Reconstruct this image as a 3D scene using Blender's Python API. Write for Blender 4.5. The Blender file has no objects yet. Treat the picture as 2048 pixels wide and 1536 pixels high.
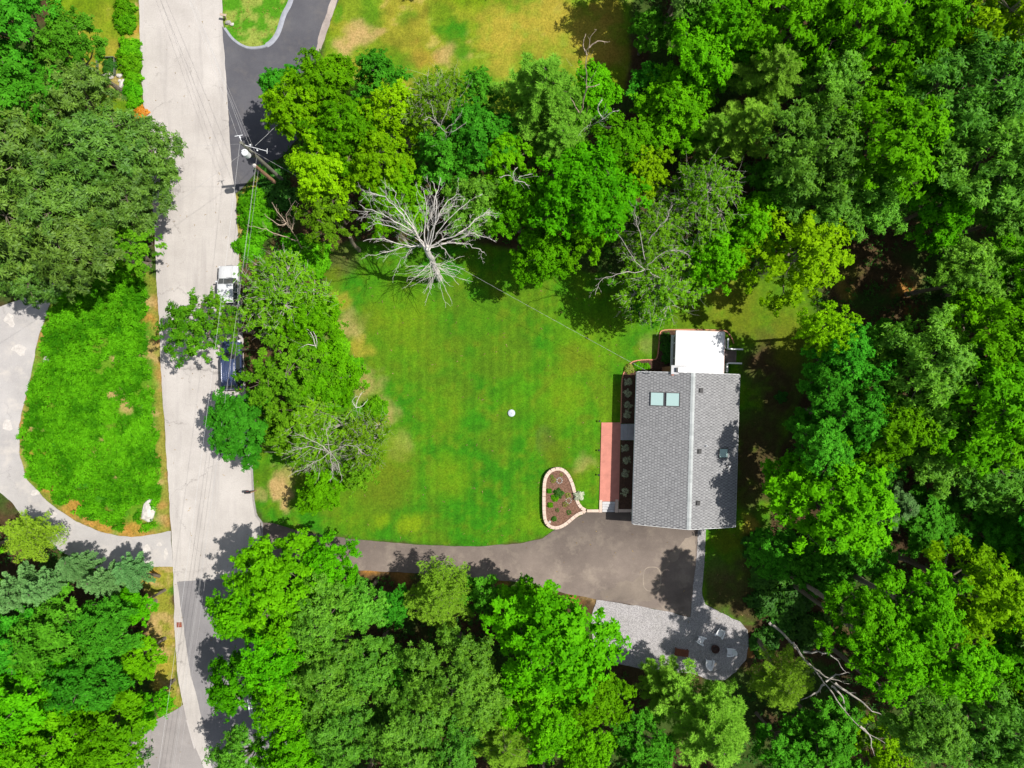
import bpy, bmesh, math, random
import numpy as np
from mathutils import Vector, Matrix, noise as mnoise
from mathutils.geometry import tessellate_polygon

scene = bpy.context.scene
COL = scene.collection
R = math.radians

# ------------------------------------------------------------------ camera
CAM_H = 68.0
cam_data = bpy.data.cameras.new('camera')
cam_data.sensor_width = 36.0
cam_data.lens = 24.0
cam_data.clip_end = 3000.0
cam = bpy.data.objects.new('camera', cam_data)
cam.location = (0, 0, CAM_H)
COL.objects.link(cam)
scene.camera = cam
FPX = 1024 / 0.75            # focal length in photograph pixels (2048 wide)

# ------------------------------------------------------------------ sky and sun
SUN_EL = R(60)
SUN_AZ = Vector((0.992, 0.125, 0)).normalized()      # horizontal direction towards the sun
world = bpy.data.worlds.new('World')
scene.world = world
world.use_nodes = True
wn = world.node_tree
wn.nodes.clear()
w_out = wn.nodes.new('ShaderNodeOutputWorld')
w_bg = wn.nodes.new('ShaderNodeBackground')
w_sky = wn.nodes.new('ShaderNodeTexSky')
w_sky.sky_type = 'NISHITA'
w_sky.sun_disc = False
w_sky.sun_elevation = SUN_EL
w_sky.sun_rotation = math.atan2(SUN_AZ.x, SUN_AZ.y)
w_bg.inputs['Strength'].default_value = 0.112
w_hs = wn.nodes.new('ShaderNodeHueSaturation')
w_hs.inputs['Saturation'].default_value = 0.55
wn.links.new(w_sky.outputs[0], w_hs.inputs['Color'])
wn.links.new(w_hs.outputs[0], w_bg.inputs['Color'])
wn.links.new(w_bg.outputs[0], w_out.inputs['Surface'])

sun_data = bpy.data.lights.new('sun', 'SUN')
sun_data.energy = 4.9
sun_data.angle = R(0.5)
sun_data.color = (1.0, 0.955, 0.88)
sun = bpy.data.objects.new('sun', sun_data)
sun_dir = -(SUN_AZ * math.cos(SUN_EL) + Vector((0, 0, math.sin(SUN_EL))))
sun.rotation_euler = sun_dir.to_track_quat('-Z', 'Y').to_euler()
sun.location = (60, 8, 100)
COL.objects.link(sun)

vs = scene.view_settings
vs.view_transform = 'Standard'
vs.look = 'None'
vs.exposure = 0.42
vs.gamma = 1.0
vs.use_curve_mapping = False

# ------------------------------------------------------------------ helpers
def G(px, py, z=0.0):
    """photograph pixel -> real place on the level z"""
    k = (CAM_H - z) / FPX
    return ((px - 1024) * k, (768 - py) * k)

rng0 = np.random.default_rng(7)
_T = rng0.random((256, 256))
def vnoise(x, y, sc, seed=0):
    x = np.asarray(x, float) / sc + seed * 17.31
    y = np.asarray(y, float) / sc + seed * 5.77
    xi = np.floor(x).astype(int); yi = np.floor(y).astype(int)
    fx = x - xi; fy = y - yi
    fx = fx * fx * (3 - 2 * fx); fy = fy * fy * (3 - 2 * fy)
    a = _T[xi & 255, yi & 255]; b = _T[(xi + 1) & 255, yi & 255]
    c = _T[xi & 255, (yi + 1) & 255]; d = _T[(xi + 1) & 255, (yi + 1) & 255]
    return (a * (1 - fx) + b * fx) * (1 - fy) + (c * (1 - fx) + d * fx) * fy
def fbm(x, y, sc, seed=0, octaves=4):
    s = 0; amp = 1; tot = 0
    for o in range(octaves):
        ca, sa = math.cos(.7 + 1.1 * o), math.sin(.7 + 1.1 * o)
        s = s + amp * vnoise(np.asarray(x) * ca - np.asarray(y) * sa, np.asarray(x) * sa + np.asarray(y) * ca, sc / 2 ** o, seed + o * 3)
        tot += amp; amp *= 0.55
    return s / tot
def sstep(a, b, x):
    t = np.clip((np.asarray(x, float) - a) / (b - a), 0, 1)
    return t * t * (3 - 2 * t)

TERR = 0.5
RING = [(1111, 938), (1099, 944), (1091, 957), (1088.5, 975), (1088, 1000), (1088.5, 1025), (1091, 1042), (1098, 1052), (1109, 1056), (1121, 1054), (1133, 1047), (1145, 1037), (1157, 1028), (1172, 1022.5),
        (1162, 1015), (1155, 1004), (1150, 988), (1146, 972), (1141, 959), (1135, 948), (1126, 940), (1118, 937.5)]
RINGW = np.array([G(x, y, .48) for x, y in RING])
def in_ring(x, y):
    ins = np.zeros(np.shape(x), bool); n = len(RINGW)
    for k in range(n):
        (x1, y1), (x2, y2) = RINGW[k], RINGW[(k + 1) % n]
        ins ^= ((y1 > y) != (y2 > y)) & (x < (x2 - x1) * (y - y1) / (y2 - y1 + 1e-12) + x1)
    return ins
def hgt(X, Y):
    """height of the ground: a low terrace round the house"""
    X = np.asarray(X, float); Y = np.asarray(Y, float)
    x0 = -7 + 10.5 * sstep(2, -8, Y)
    wx = sstep(0, 1, (X - x0) / (6.4 - x0))
    wy = sstep(-12.66, -12.44, Y)
    wy2 = sstep(-24, -12, Y)
    e = sstep(21, 23, X)
    w = wx * (wy * (1 - e) + wy2 * e) * (1 - sstep(26, 34, X)) * (1 - sstep(8, 18, Y))
    notch = (X > 8.76) & (X < 10.4) & (Y < -11.72)
    w = np.where(in_ring(X, Y), np.minimum(w, .45), w)
    return TERR * np.where(notch, 0.0, w)
def h1(x, y):
    return float(hgt(x, y))

def tag(o, label=None, cat=None, group=None, kind=None):
    if label: o['label'] = label
    if cat: o['category'] = cat
    if group: o['group'] = group
    if kind: o['kind'] = kind
    return o
def empty(name, loc=(0, 0, 0), rz=0.0, label=None, cat=None, group=None):
    o = bpy.data.objects.new(name, None)
    o.location = loc
    o.rotation_euler = (0, 0, rz)
    o.empty_display_size = 0.3
    COL.objects.link(o)
    return tag(o, label, cat, group)
def link_mesh(name, me, mat=None, parent=None, loc=None):
    o = bpy.data.objects.new(name, me)
    COL.objects.link(o)
    if mat is not None and len(me.materials) == 0:
        me.materials.append(mat)
    if parent is not None: o.parent = parent
    if loc is not None: o.location = loc
    return o

def mesh_arrays(name, V, F, tint=None, smooth=False):
    V = np.asarray(V, np.float32); F = np.asarray(F, np.int32)
    me = bpy.data.meshes.new(name)
    k = F.shape[1]
    me.vertices.add(len(V)); me.vertices.foreach_set('co', V.ravel())
    me.loops.add(F.size); me.loops.foreach_set('vertex_index', F.ravel())
    me.polygons.add(len(F)); me.polygons.foreach_set('loop_start', np.arange(len(F), dtype=np.int32) * k)
    if smooth:
        me.polygons.foreach_set('use_smooth', np.ones(len(F), bool))
    me.update(calc_edges=True)
    if tint is not None:
        a = me.attributes.new('tint', 'FLOAT', 'POINT')
        a.data.foreach_set('value', np.asarray(tint, np.float32))
    return me

class MB:
    """collects simple shapes and links them as ONE mesh object"""
    def __init__(s):
        s.v = []; s.f = []; s.t = []; s.tv = 0.5
    def add(s, vs_, fs):
        b = len(s.v)
        s.v += [tuple(p) for p in vs_]
        s.t += [s.tv] * len(vs_)
        s.f += [tuple(i + b for i in f) for f in fs]
    def box(s, x0, x1, y0, y1, z0, z1, M=None, bev=0.0):
        if bev > 0:
            b = bev
            ring = lambda e, z: [(x0 + e, y0 + e, z), (x1 - e, y0 + e, z), (x1 - e, y1 - e, z), (x0 + e, y1 - e, z)]
            vv = ring(b, z0) + ring(0, z0 + b) + ring(0, z1 - b) + ring(b, z1)
            ff = [(3, 2, 1, 0), (12, 13, 14, 15)]
            for k in range(3):
                for i in range(4):
                    j = (i + 1) % 4
                    ff.append((k * 4 + i, k * 4 + j, k * 4 + 4 + j, k * 4 + 4 + i))
        else:
            vv = [(x0, y0, z0), (x1, y0, z0), (x1, y1, z0), (x0, y1, z0), (x0, y0, z1), (x1, y0, z1), (x1, y1, z1), (x0, y1, z1)]
            ff = [(3, 2, 1, 0), (4, 5, 6, 7), (0, 1, 5, 4), (1, 2, 6, 5), (2, 3, 7, 6), (3, 0, 4, 7)]
        if M is not None:
            vv = [tuple(M @ Vector(p)) for p in vv]
        s.add(vv, ff)
    def prism(s, poly, z0, z1, M=None):
        n = len(poly)
        vv = [(p[0], p[1], z0) for p in poly] + [(p[0], p[1], z1) for p in poly]
        ff = [(i, (i + 1) % n, n + (i + 1) % n, n + i) for i in range(n)]
        tri = tessellate_polygon([[Vector((p[0], p[1], 0)) for p in poly]])
        ff += [tuple(n + i for i in t) for t in tri] + [tuple(reversed(t)) for t in tri]
        if M is not None:
            vv = [tuple(M @ Vector(p)) for p in vv]
        s.add(vv, ff)
    def tube(s, pts, radii, sides=6, cap=True):
        pts = [Vector(p) for p in pts]
        if not hasattr(radii, '__len__'): radii = [radii] * len(pts)
        vv = []; ff = []
        up = Vector((0.31, 0.17, 0.93)).normalized()
        for i, p in enumerate(pts):
            d = (pts[min(i + 1, len(pts) - 1)] - pts[max(i - 1, 0)])
            d = d.normalized() if d.length > 1e-9 else Vector((0, 0, 1))
            a = d.cross(up)
            if a.length < 0.05: a = d.cross(Vector((1, 0, 0)))
            a.normalize(); b = d.cross(a)
            for k in range(sides):
                t = 2 * math.pi * k / sides
                vv.append(p + (a * math.cos(t) + b * math.sin(t)) * radii[i])
        for i in range(len(pts) - 1):
            for k in range(sides):
                k2 = (k + 1) % sides
                ff.append((i * sides + k, i * sides + k2, (i + 1) * sides + k2, (i + 1) * sides + k))
        if cap:
            ff.append(tuple(reversed(range(sides))))
            ff.append(tuple(range((len(pts) - 1) * sides, len(pts) * sides)))
        s.add(vv, ff)
    def lathe(s, prof, c=(0, 0, 0), seg=20, cap=True, M=None):
        vv = []; ff = []
        for r, z in prof:
            for k in range(seg):
                t = 2 * math.pi * k / seg
                vv.append((c[0] + r * math.cos(t), c[1] + r * math.sin(t), c[2] + z))
        n = len(prof)
        for i in range(n - 1):
            for k in range(seg):
                k2 = (k + 1) % seg
                ff.append((i * seg + k, i * seg + k2, (i + 1) * seg + k2, (i + 1) * seg + k))
        if cap:
            ff.append(tuple(reversed(range(seg))))
            ff.append(tuple(range((n - 1) * seg, n * seg)))
        if M is not None: vv = [tuple(M @ Vector(p)) for p in vv]
        s.add(vv, ff)
    def loft(s, rings, close=True, cap=True):
        n = len(rings[0]); vv = [p for r in rings for p in r]; ff = []
        for i in range(len(rings) - 1):
            for k in range(n if close else n - 1):
                k2 = (k + 1) % n
                ff.append((i * n + k, i * n + k2, (i + 1) * n + k2, (i + 1) * n + k))
        if cap:
            ff.append(tuple(reversed(range(n)))); ff.append(tuple(range((len(rings) - 1) * n, len(rings) * n)))
        s.add(vv, ff)
    def mesh(s, name, smooth=False, tint=False):
        me = bpy.data.meshes.new(name)
        me.from_pydata(s.v, [], s.f)
        if tint:
            a = me.attributes.new('tint', 'FLOAT', 'POINT')
            a.data.foreach_set('value', np.array(s.t, np.float32))
        bm = bmesh.new(); bm.from_mesh(me)
        bmesh.ops.recalc_face_normals(bm, faces=bm.faces)
        bm.to_mesh(me); bm.free()
        if smooth:
            me.shade_smooth()
            try: me.set_sharp_from_angle(angle=R(40))
            except Exception: pass
        return me
    def build(s, name, mat, parent=None, smooth=False, tint=False, loc=None):
        return link_mesh(name, s.mesh(name, smooth, tint), mat, parent, loc)

# ------------------------------------------------------------------ materials
def new_mat(name):
    m = bpy.data.materials.new(name); m.use_nodes = True
    nt = m.node_tree
    return m, nt, nt.nodes['Principled BSDF']
def c4(c): return (c[0], c[1], c[2], 1)
def ramp(nt, stops):
    n = nt.nodes.new('ShaderNodeValToRGB')
    e = n.color_ramp.elements
    while len(e) < len(stops): e.new(0.5)
    for i, (p, c) in enumerate(stops):
        e[i].position = p; e[i].color = c4(c)
    return n
def noise_node(nt, scale, detail=5, rough=0.6, coord=None, dist=0.0):
    n = nt.nodes.new('ShaderNodeTexNoise')
    n.inputs['Scale'].default_value = scale; n.inputs['Detail'].default_value = detail
    n.inputs['Roughness'].default_value = rough; n.inputs['Distortion'].default_value = dist
    if coord is not None: nt.links.new(coord, n.inputs['Vector'])
    return n
def geo_pos(nt):
    return nt.nodes.new('ShaderNodeNewGeometry').outputs['Position']
def obj_pos(nt):
    return nt.nodes.new('ShaderNodeTexCoord').outputs['Object']
def mixrgb(nt, a, b, fac, mode='MIX'):
    n = nt.nodes.new('ShaderNodeMix'); n.data_type = 'RGBA'; n.blend_type = mode
    for sock, val in ((n.inputs['Factor'], fac), (n.inputs['A'], a), (n.inputs['B'], b)):
        if hasattr(val, 'is_output'): nt.links.new(val, sock)
        elif isinstance(val, (int, float)): sock.default_value = val
        else: sock.default_value = c4(val)
    return n.outputs['Result']
def bump(nt, bsdf, src, strength=0.3, dist=0.02):
    b = nt.nodes.new('ShaderNodeBump'); b.inputs['Strength'].default_value = strength; b.inputs['Distance'].default_value = dist
    nt.links.new(src, b.inputs['Height']); nt.links.new(b.outputs[0], bsdf.inputs['Normal'])
def plain(name, col, rough=0.6, var=0.15, scale=6.0, metal=0.0, bmp=0.0, spec=0.5, world_space=False):
    m, nt, b = new_mat(name)
    co = geo_pos(nt) if world_space else obj_pos(nt)
    n = noise_node(nt, scale, 5, 0.6, co)
    lo = tuple(c * (1 - var) for c in col); hi = tuple(min(1, c * (1 + var)) for c in col)
    r = ramp(nt, [(0.3, lo), (0.7, hi)])
    nt.links.new(n.outputs['Fac'], r.inputs['Fac'])
    nt.links.new(r.outputs[0], b.inputs['Base Color'])
    b.inputs['Roughness'].default_value = rough; b.inputs['Metallic'].default_value = metal
    b.inputs['Specular IOR Level'].default_value = spec
    if bmp: bump(nt, b, n.outputs['Fac'], bmp, 0.02)
    return m
def leaf_mat(name, dark, light, trans=None, tw=0.33, rough=0.6, hue=0.012, val=0.20, spec=0.45):
    m, nt, b = new_mat(name)
    at = nt.nodes.new('ShaderNodeAttribute'); at.attribute_name = 'tint'
    base = mixrgb(nt, dark, light, at.outputs['Fac'])
    oi = nt.nodes.new('ShaderNodeObjectInfo')
    hs = nt.nodes.new('ShaderNodeHueSaturation')
    mr = nt.nodes.new('ShaderNodeMapRange'); mr.inputs['To Min'].default_value = 0.5 - hue * 1.6; mr.inputs['To Max'].default_value = 0.5 + hue * .3
    nt.links.new(oi.outputs['Random'], mr.inputs['Value']); nt.links.new(mr.outputs[0], hs.inputs['Hue'])
    mv = nt.nodes.new('ShaderNodeMapRange'); mv.inputs['To Min'].default_value = 1 - val; mv.inputs['To Max'].default_value = 1 + val
    wm = nt.nodes.new('ShaderNodeMath'); wm.operation = 'FRACT'
    mu = nt.nodes.new('ShaderNodeMath'); mu.operation = 'MULTIPLY'; mu.inputs[1].default_value = 7.31
    nt.links.new(oi.outputs['Random'], mu.inputs[0]); nt.links.new(mu.outputs[0], wm.inputs[0])
    nt.links.new(wm.outputs[0], mv.inputs['Value']); nt.links.new(mv.outputs[0], hs.inputs['Value'])
    nt.links.new(base, hs.inputs['Color'])
    nt.links.new(hs.outputs[0], b.inputs['Base Color'])
    b.inputs['Roughness'].default_value = rough
    b.inputs['Specular IOR Level'].default_value = spec
    tr = nt.nodes.new('ShaderNodeBsdfTranslucent')
    tcol = mixrgb(nt, hs.outputs[0], (1.0, 1.0, 0.35), 1.0, 'MULTIPLY')
    nt.links.new(tcol, tr.inputs['Color'])
    mx = nt.nodes.new('ShaderNodeMixShader'); mx.inputs[0].default_value = tw
    nt.links.new(b.outputs[0], mx.inputs[1]); nt.links.new(tr.outputs[0], mx.inputs[2])
    nt.links.new(mx.outputs[0], nt.nodes['Material Output'].inputs['Surface'])
    return m
def tint_mat(name, dark, light, rough=0.85, scale=20, bmp=0.2, spec=0.3):
    m, nt, b = new_mat(name)
    at = nt.nodes.new('ShaderNodeAttribute'); at.attribute_name = 'tint'
    base = mixrgb(nt, dark, light, at.outputs['Fac'])
    n = noise_node(nt, scale, 4, 0.7, geo_pos(nt))
    r = ramp(nt, [(0.25, (0.78, 0.78, 0.78)), (0.75, (1.2, 1.2, 1.2))])
    nt.links.new(n.outputs['Fac'], r.inputs['Fac'])
    nt.links.new(mixrgb(nt, base, r.outputs[0], 1.0, 'MULTIPLY'), b.inputs['Base Color'])
    b.inputs['Roughness'].default_value = rough; b.inputs['Specular IOR Level'].default_value = spec
    bump(nt, b, n.outputs['Fac'], bmp, 0.01)
    return m

M = {}
M['maple'] = leaf_mat('maple_leaf', (0.024, 0.160, 0.0012), (0.115, 0.440, 0.003), spec=.03)
M['oak'] = leaf_mat('oak_leaf', (0.015, 0.074, 0.003), (0.122, 0.275, 0.022), tw=0.2, spec=0.35, val=0.12)
M['ash'] = leaf_mat('ash_leaf', (0.022, 0.135, 0.003), (0.150, 0.430, 0.022), spec=.2)
M['dark'] = leaf_mat('deep_green_leaf', (0.011, 0.110, 0.003), (0.066, 0.330, 0.014), tw=0.2, spec=.03)
M['lime'] = leaf_mat('yellow_green_leaf', (0.070, 0.225, 0.0012), (0.225, 0.485, 0.003), spec=.03)
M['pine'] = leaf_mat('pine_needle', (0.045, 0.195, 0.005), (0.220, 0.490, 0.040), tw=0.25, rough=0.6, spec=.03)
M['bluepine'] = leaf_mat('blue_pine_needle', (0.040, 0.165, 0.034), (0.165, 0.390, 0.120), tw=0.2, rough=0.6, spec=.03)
M['open'] = leaf_mat('open_crown_leaf', (0.024, 0.130, 0.002), (0.130, 0.345, 0.010), tw=0.25, spec=.03)
M['larch'] = leaf_mat('larch_needle', (0.070, 0.180, 0.004), (0.220, 0.410, 0.026), tw=0.25, spec=.03)
M['sparse'] = leaf_mat('thin_crown_leaf', (0.036, 0.150, 0.002), (0.140, 0.360, 0.010), tw=0.3, spec=.03)
M['bark'] = plain('bark', (0.15, 0.12, 0.09), 0.9, 0.35, 5, bmp=0.5)
M['twig'] = plain('grey_twig', (0.36, 0.33, 0.29), 0.85, 0.25, 4)
M['deadwood'] = plain('bleached_deadwood', (0.50, 0.465, 0.43), 0.8, 0.22, 3, bmp=0.3)
M['deadgrey'] = plain('grey_deadwood', (0.36, 0.35, 0.32), 0.85, 0.3, 3, bmp=0.3)
M['weathered'] = plain('weathered_brown_wood', (0.35, 0.27, 0.20), 0.85, 0.3, 3)

# ------------------------------------------------------------------ ground colours
def pip(poly, x, y):
    """points inside polygon and distance to its edge (metres), vectorised"""
    x = np.asarray(x, float); y = np.asarray(y, float)
    ins = np.zeros(x.shape, bool); d2 = np.full(x.shape, 1e9)
    n = len(poly)
    for i in range(n):
        x1, y1 = poly[i]; x2, y2 = poly[(i + 1) % n]
        c = ((y1 > y) != (y2 > y))
        with np.errstate(divide='ignore', invalid='ignore'):
            xi = (x2 - x1) * (y - y1) / (y2 - y1 + 1e-12) + x1
        ins ^= c & (x < xi)
        dx, dy = x2 - x1, y2 - y1
        t = np.clip(((x - x1) * dx + (y - y1) * dy) / (dx * dx + dy * dy + 1e-12), 0, 1)
        d2 = np.minimum(d2, (x - x1 - t * dx) ** 2 + (y - y1 - t * dy) ** 2)
    d = np.sqrt(d2)
    return np.where(ins, d, -d)
def gp(lst): return [G(*p) for p in lst]

PX_LAWN = [(500, 915), (560, 870), (640, 720), (650, 560), (640, 500), (700, 480), (1000, 490), (1250, 560), (1450, 550), (1600, 560), (1640, 640),
           (1620, 760), (1560, 900), (1530, 1100), (1512, 1255), (1400, 1235), (1398, 1062), (1260, 1026), (1172, 1026), (1120, 1062), (1085, 1080),
           (1040, 1090), (960, 1096), (860, 1094), (700, 1080), (640, 1074), (520, 1045), (503, 1000)]
PX_FIELD = [(640, -120), (1275, -120), (1262, 120), (1250, 200), (1100, 230), (800, 240), (640, 160), (652, 70)]
PX_FIELD2 = [(60, -120), (281, -120), (284, 120), (290, 240), (200, 240), (120, 100)]
PX_TONGUE = [(442, -120), (600, -120), (582, 0), (568, 30), (556, 66), (540, 86), (520, 95), (492, 95), (466, 80), (448, 56), (440, 0)]
PX_ISLAND = [(112, 545), (250, 500), (313, 560), (318, 640), (322, 720), (331, 880), (338, 1000), (340, 1062), (300, 1074), (260, 1078), (200, 1066),
             (150, 1045), (92, 1003), (52, 962), (36, 912), (36, 852), (55, 770), (74, 680), (96, 612)]
PX_VERGE = [(270, 1128), (345, 1128), (349, 1260), (361, 1392), (367, 1410), (336, 1428), (316, 1440), (300, 1300), (296, 1190)]
PX_VERGE2 = [(470, 385), (485, 378), (520, 350), (540, 420), (510, 520), (474, 520)]
polyL = gp(PX_LAWN); polyF = gp(PX_FIELD); polyF2 = gp(PX_FIELD2); polyT = gp(PX_TONGUE); polyI = gp(PX_ISLAND); polyV = gp(PX_VERGE); polyV2 = gp(PX_VERGE2)

GREEN = np.array((0.044, 0.170, 0.002)); DEEP = np.array((0.026, 0.150, 0.002)); YELG = np.array((0.125, 0.210, 0.003)); OLIVE = np.array((0.098, 0.128, 0.005))
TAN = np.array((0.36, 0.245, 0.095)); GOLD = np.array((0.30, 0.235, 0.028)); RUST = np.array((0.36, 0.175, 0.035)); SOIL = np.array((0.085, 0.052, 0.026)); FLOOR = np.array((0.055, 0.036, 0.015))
PATCH = [  # px, py, radius px, colour, strength
    (690, 655, 40, TAN, .6), (680, 600, 26, GOLD, .6), (715, 700, 34, GOLD, .7), (735, 770, 36, TAN, .55), (770, 830, 28, TAN, .55), (800, 890, 34, TAN, .4),
    (740, 640, 38, OLIVE, .6), (672, 545, 28, OLIVE, .7), (690, 515, 40, SOIL, .6), (640, 480, 50, FLOOR, .8),
    (800, 620, 80, YELG, .45), (770, 900, 70, YELG, .5), (1180, 690, 80, YELG, .4), (1130, 800, 50, YELG, .35), (700, 1030, 60, YELG, .35), (880, 820, 60, YELG, .3), (1080, 1020, 60, YELG, .3),
    (560, 975, 26, TAN, 1.0), (572, 1005, 22, TAN, .9), (566, 950, 24, TAN, .6), (520, 985, 18, TAN, .5), (780, 960, 70, OLIVE, .7), (750, 1010, 50, OLIVE, .4),
    (820, 1050, 26, YELG, 1.2), (765, 1040, 18, YELG, .9), (900, 950, 50, YELG, .5), (1150, 720, 40, OLIVE, .6), (1090, 880, 30, SOIL, .35), (1110, 905, 34, OLIVE, .6),
    (880, 700, 60, OLIVE, .35), (1300, 690, 26, TAN, .25), (1150, 950, 26, OLIVE, .8), (1170, 930, 22, TAN, .35), (960, 640, 50, GREEN, .5), (1250, 620, 40, OLIVE, .4),
    (1440, 590, 50, GOLD, .55), (1480, 610, 50, OLIVE, .7), (1390, 640, 60, OLIVE, .6),
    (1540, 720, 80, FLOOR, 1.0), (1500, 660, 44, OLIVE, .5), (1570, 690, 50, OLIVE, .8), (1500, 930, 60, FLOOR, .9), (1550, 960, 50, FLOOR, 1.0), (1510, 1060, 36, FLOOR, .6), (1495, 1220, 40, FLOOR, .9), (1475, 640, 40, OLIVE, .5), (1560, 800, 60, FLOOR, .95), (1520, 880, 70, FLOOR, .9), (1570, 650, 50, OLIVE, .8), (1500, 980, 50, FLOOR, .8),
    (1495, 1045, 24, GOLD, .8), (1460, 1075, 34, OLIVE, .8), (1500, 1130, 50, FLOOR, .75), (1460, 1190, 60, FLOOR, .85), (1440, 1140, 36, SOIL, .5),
    (720, 70, 34, TAN, .9), (690, 95, 26, TAN, .8), (755, 60, 14, TAN, .7), (885, 110, 24, TAN, .7), (850, 120, 40, RUST, .35), (1000, 60, 60, GOLD, .8), (1100, 40, 80, GOLD, .8), (1190, 70, 60, GOLD, .9),
    (1220, 20, 40, RUST, .4), (1230, 110, 36, RUST, .45), (800, 190, 40, GOLD, .8), (1000, 130, 40, GOLD, .6), (910, 60, 34, DEEP, .95), (925, 110, 30, DEEP, .8), (740, 20, 30, DEEP, .5), (680, 30, 18, GREEN, .8),
    (215, 60, 30, YELG, .6), (225, 160, 24, TAN, .7), (240, 190, 20, TAN, .5), (270, 60, 12, RUST, .7), (272, 130, 12, TAN, .8), (274, 200, 12, RUST, .7), (276, 20, 12, TAN, .7),
    (296, 605, 18, TAN, .8), (297, 640, 14, RUST, .7), (305, 690, 16, TAN, .6), (225, 790, 17, TAN, .85), (252, 800, 14, TAN, .95), (255, 815, 13, TAN, .8), (232, 714, 12, TAN, .8), (284, 712, 12, TAN, .6),
    (308, 715, 13, TAN, .8), (310, 830, 12, TAN, .8), (306, 865, 11, TAN, .7), (70, 860, 14, TAN, .7), (68, 905, 12, RUST, .6), (205, 880, 14, TAN, .7), (195, 900, 10, TAN, .8), (235, 955, 16, TAN, .6),
    (150, 1010, 30, RUST, .8), (100, 980, 18, RUST, .9), (200, 1050, 34, RUST, .75), (260, 1062, 30, RUST, .85), (290, 1035, 16, TAN, .5), (320, 1040, 16, TAN, .6), (322, 960, 10, TAN, .7), (45, 860, 10, GOLD, .8),
    (300, 1150, 16, RUST, .8), (305, 1200, 16, TAN, .9), (305, 1250, 14, TAN, .8), (318, 1300, 16, TAN, .8), (320, 1370, 24, GOLD, .8), (335, 1290, 14, GOLD, .7), (335, 1340, 16, GOLD, .7), (345, 1180, 10, GREEN, .9), (300, 1180, 10, SOIL, .6),
    (485, 420, 12, TAN, .8), (480, 470, 12, RUST, .6), (478, 510, 10, TAN, .6), (740, 1136, 26, RUST, .8), (800, 1150, 30, RUST, .5), (1010, 1165, 16, RUST, .5), (1150, 1195, 14, RUST, .6), (1180, 1200, 12, TAN, .5), (1500, 1300, 14, RUST, .6),
    (1810, 575, 24, RUST, .7), (1830, 545, 18, TAN, .5), (1700, 530, 30, OLIVE, .5), (1690, 580, 24, GOLD, .4), (1820, 620, 20, RUST, .4), (1760, 460, 30, SOIL, .7), (1740, 130, 20, RUST, .3),
]
def ground_colour(X, Y):
    jx = (fbm(X, Y, 1.6, 11) - .5) * 1.0; jy = (fbm(X, Y, 1.6, 12) - .5) * 1.0
    x, y = X + jx, Y + jy
    N1 = fbm(X, Y, 9, 1); N2 = fbm(X, Y, 2.2, 2, 5); N3 = fbm(X, Y, 0.9, 3, 3); N4 = fbm(X, Y, 5, 5)
    col = np.repeat(FLOOR[None], len(X), 0) * (0.6 + 0.9 * N2)[:, None]
    col = mixc(col, np.array((0.03, 0.075, 0.008)), sstep(.48, .62, N4) * .8)
    # lawn
    s = pip(polyL, x, y)
    lawn = mixc(np.repeat(GREEN[None], len(X), 0), DEEP, sstep(.5, .66, N1))
    lawn = mixc(lawn, YELG, sstep(.45, .72, N2) * sstep(.62, .40, N1) * 0.40)
    lawn = mixc(lawn, OLIVE, sstep(.52, .72, N4) * 0.45)
    lawn = mixc(lawn, np.array((.070, .165, .003)), sstep(.42, .60, N3) * .5)
    lawn = lawn * (0.80 + 0.4 * fbm(X, Y, 0.6, 31, 2))[:, None]
    stripe = 0.5 + 0.5 * np.sin(X * 2 * math.pi / 0.9 + 1.6 * (fbm(X, Y, 12, 8) - .5))
    lawn = lawn * (0.88 + 0.21 * stripe * (0.4 + 0.9 * N3))[:, None]
    speck = sstep(.62, .75, N3)
    lawn = mixc(lawn, OLIVE * 1.1, speck * 0.35)
    col = mixc(col, lawn, sstep(-.15, .35, s))
    # dry field and the lawns over the road
    f = mixc(np.repeat(YELG[None], len(X), 0), GOLD, sstep(.40, .66, N1) * 0.6)
    f = mixc(f, np.array((0.07, 0.19, 0.004)), sstep(.5, .66, N4) * .8)
    f = mixc(f, TAN, speck * .35 * sstep(.35, .6, N2)); f = mixc(f, np.array((.10, .22, .004)), sstep(.5, .6, fbm(X, Y, 3.5, 33)) * .6)
    f = f * (0.55 + 0.8 * N3)[:, None] * .92
    for pl in (polyF, polyF2):
        col = mixc(col, f, sstep(-.2, .4, pip(pl, x, y)))
    t = mixc(np.repeat(np.array((0.055, 0.19, 0.005))[None], len(X), 0), np.array((.24, .27, .05)), sstep(.5, .68, N3) * .8)
    col = mixc(col, t, sstep(-.2, .2, pip(polyT, X, Y)))
    # island
    si = pip(polyI, X, Y)
    isl = mixc(np.repeat(np.array((0.028, 0.16, 0.004))[None], len(X), 0), np.array((.09, .2, .008)), sstep(.4, .6, N2))
    edge = mixc(np.repeat((RUST * .55 + TAN * .3)[None], len(X), 0), np.array((.21, .19, .03)), sstep(.38, .56, N3)); edge = mixc(edge, TAN, sstep(.5, .66, N2) * .8)
    edge = mixc(edge, np.array((.07, .17, .004)), sstep(.52, .62, N4) * .6)
    isl = mixc(isl, edge, sstep(1.35, .15, si + (N2 - .5) * 2.6) * .85)
    col = mixc(col, isl, sstep(-.2, .15, si))
    v = mixc(np.repeat(np.array((.19, .20, .02))[None], len(X), 0), TAN, sstep(.45, .62, N3) * .7)
    for pl in (polyV, polyV2):
        col = mixc(col, v, sstep(-.2, .3, pip(pl, x, y)))
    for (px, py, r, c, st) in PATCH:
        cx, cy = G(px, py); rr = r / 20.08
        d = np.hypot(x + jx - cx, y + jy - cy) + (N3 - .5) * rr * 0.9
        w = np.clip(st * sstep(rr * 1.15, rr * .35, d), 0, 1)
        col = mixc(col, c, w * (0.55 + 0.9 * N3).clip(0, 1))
    return col
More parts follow.
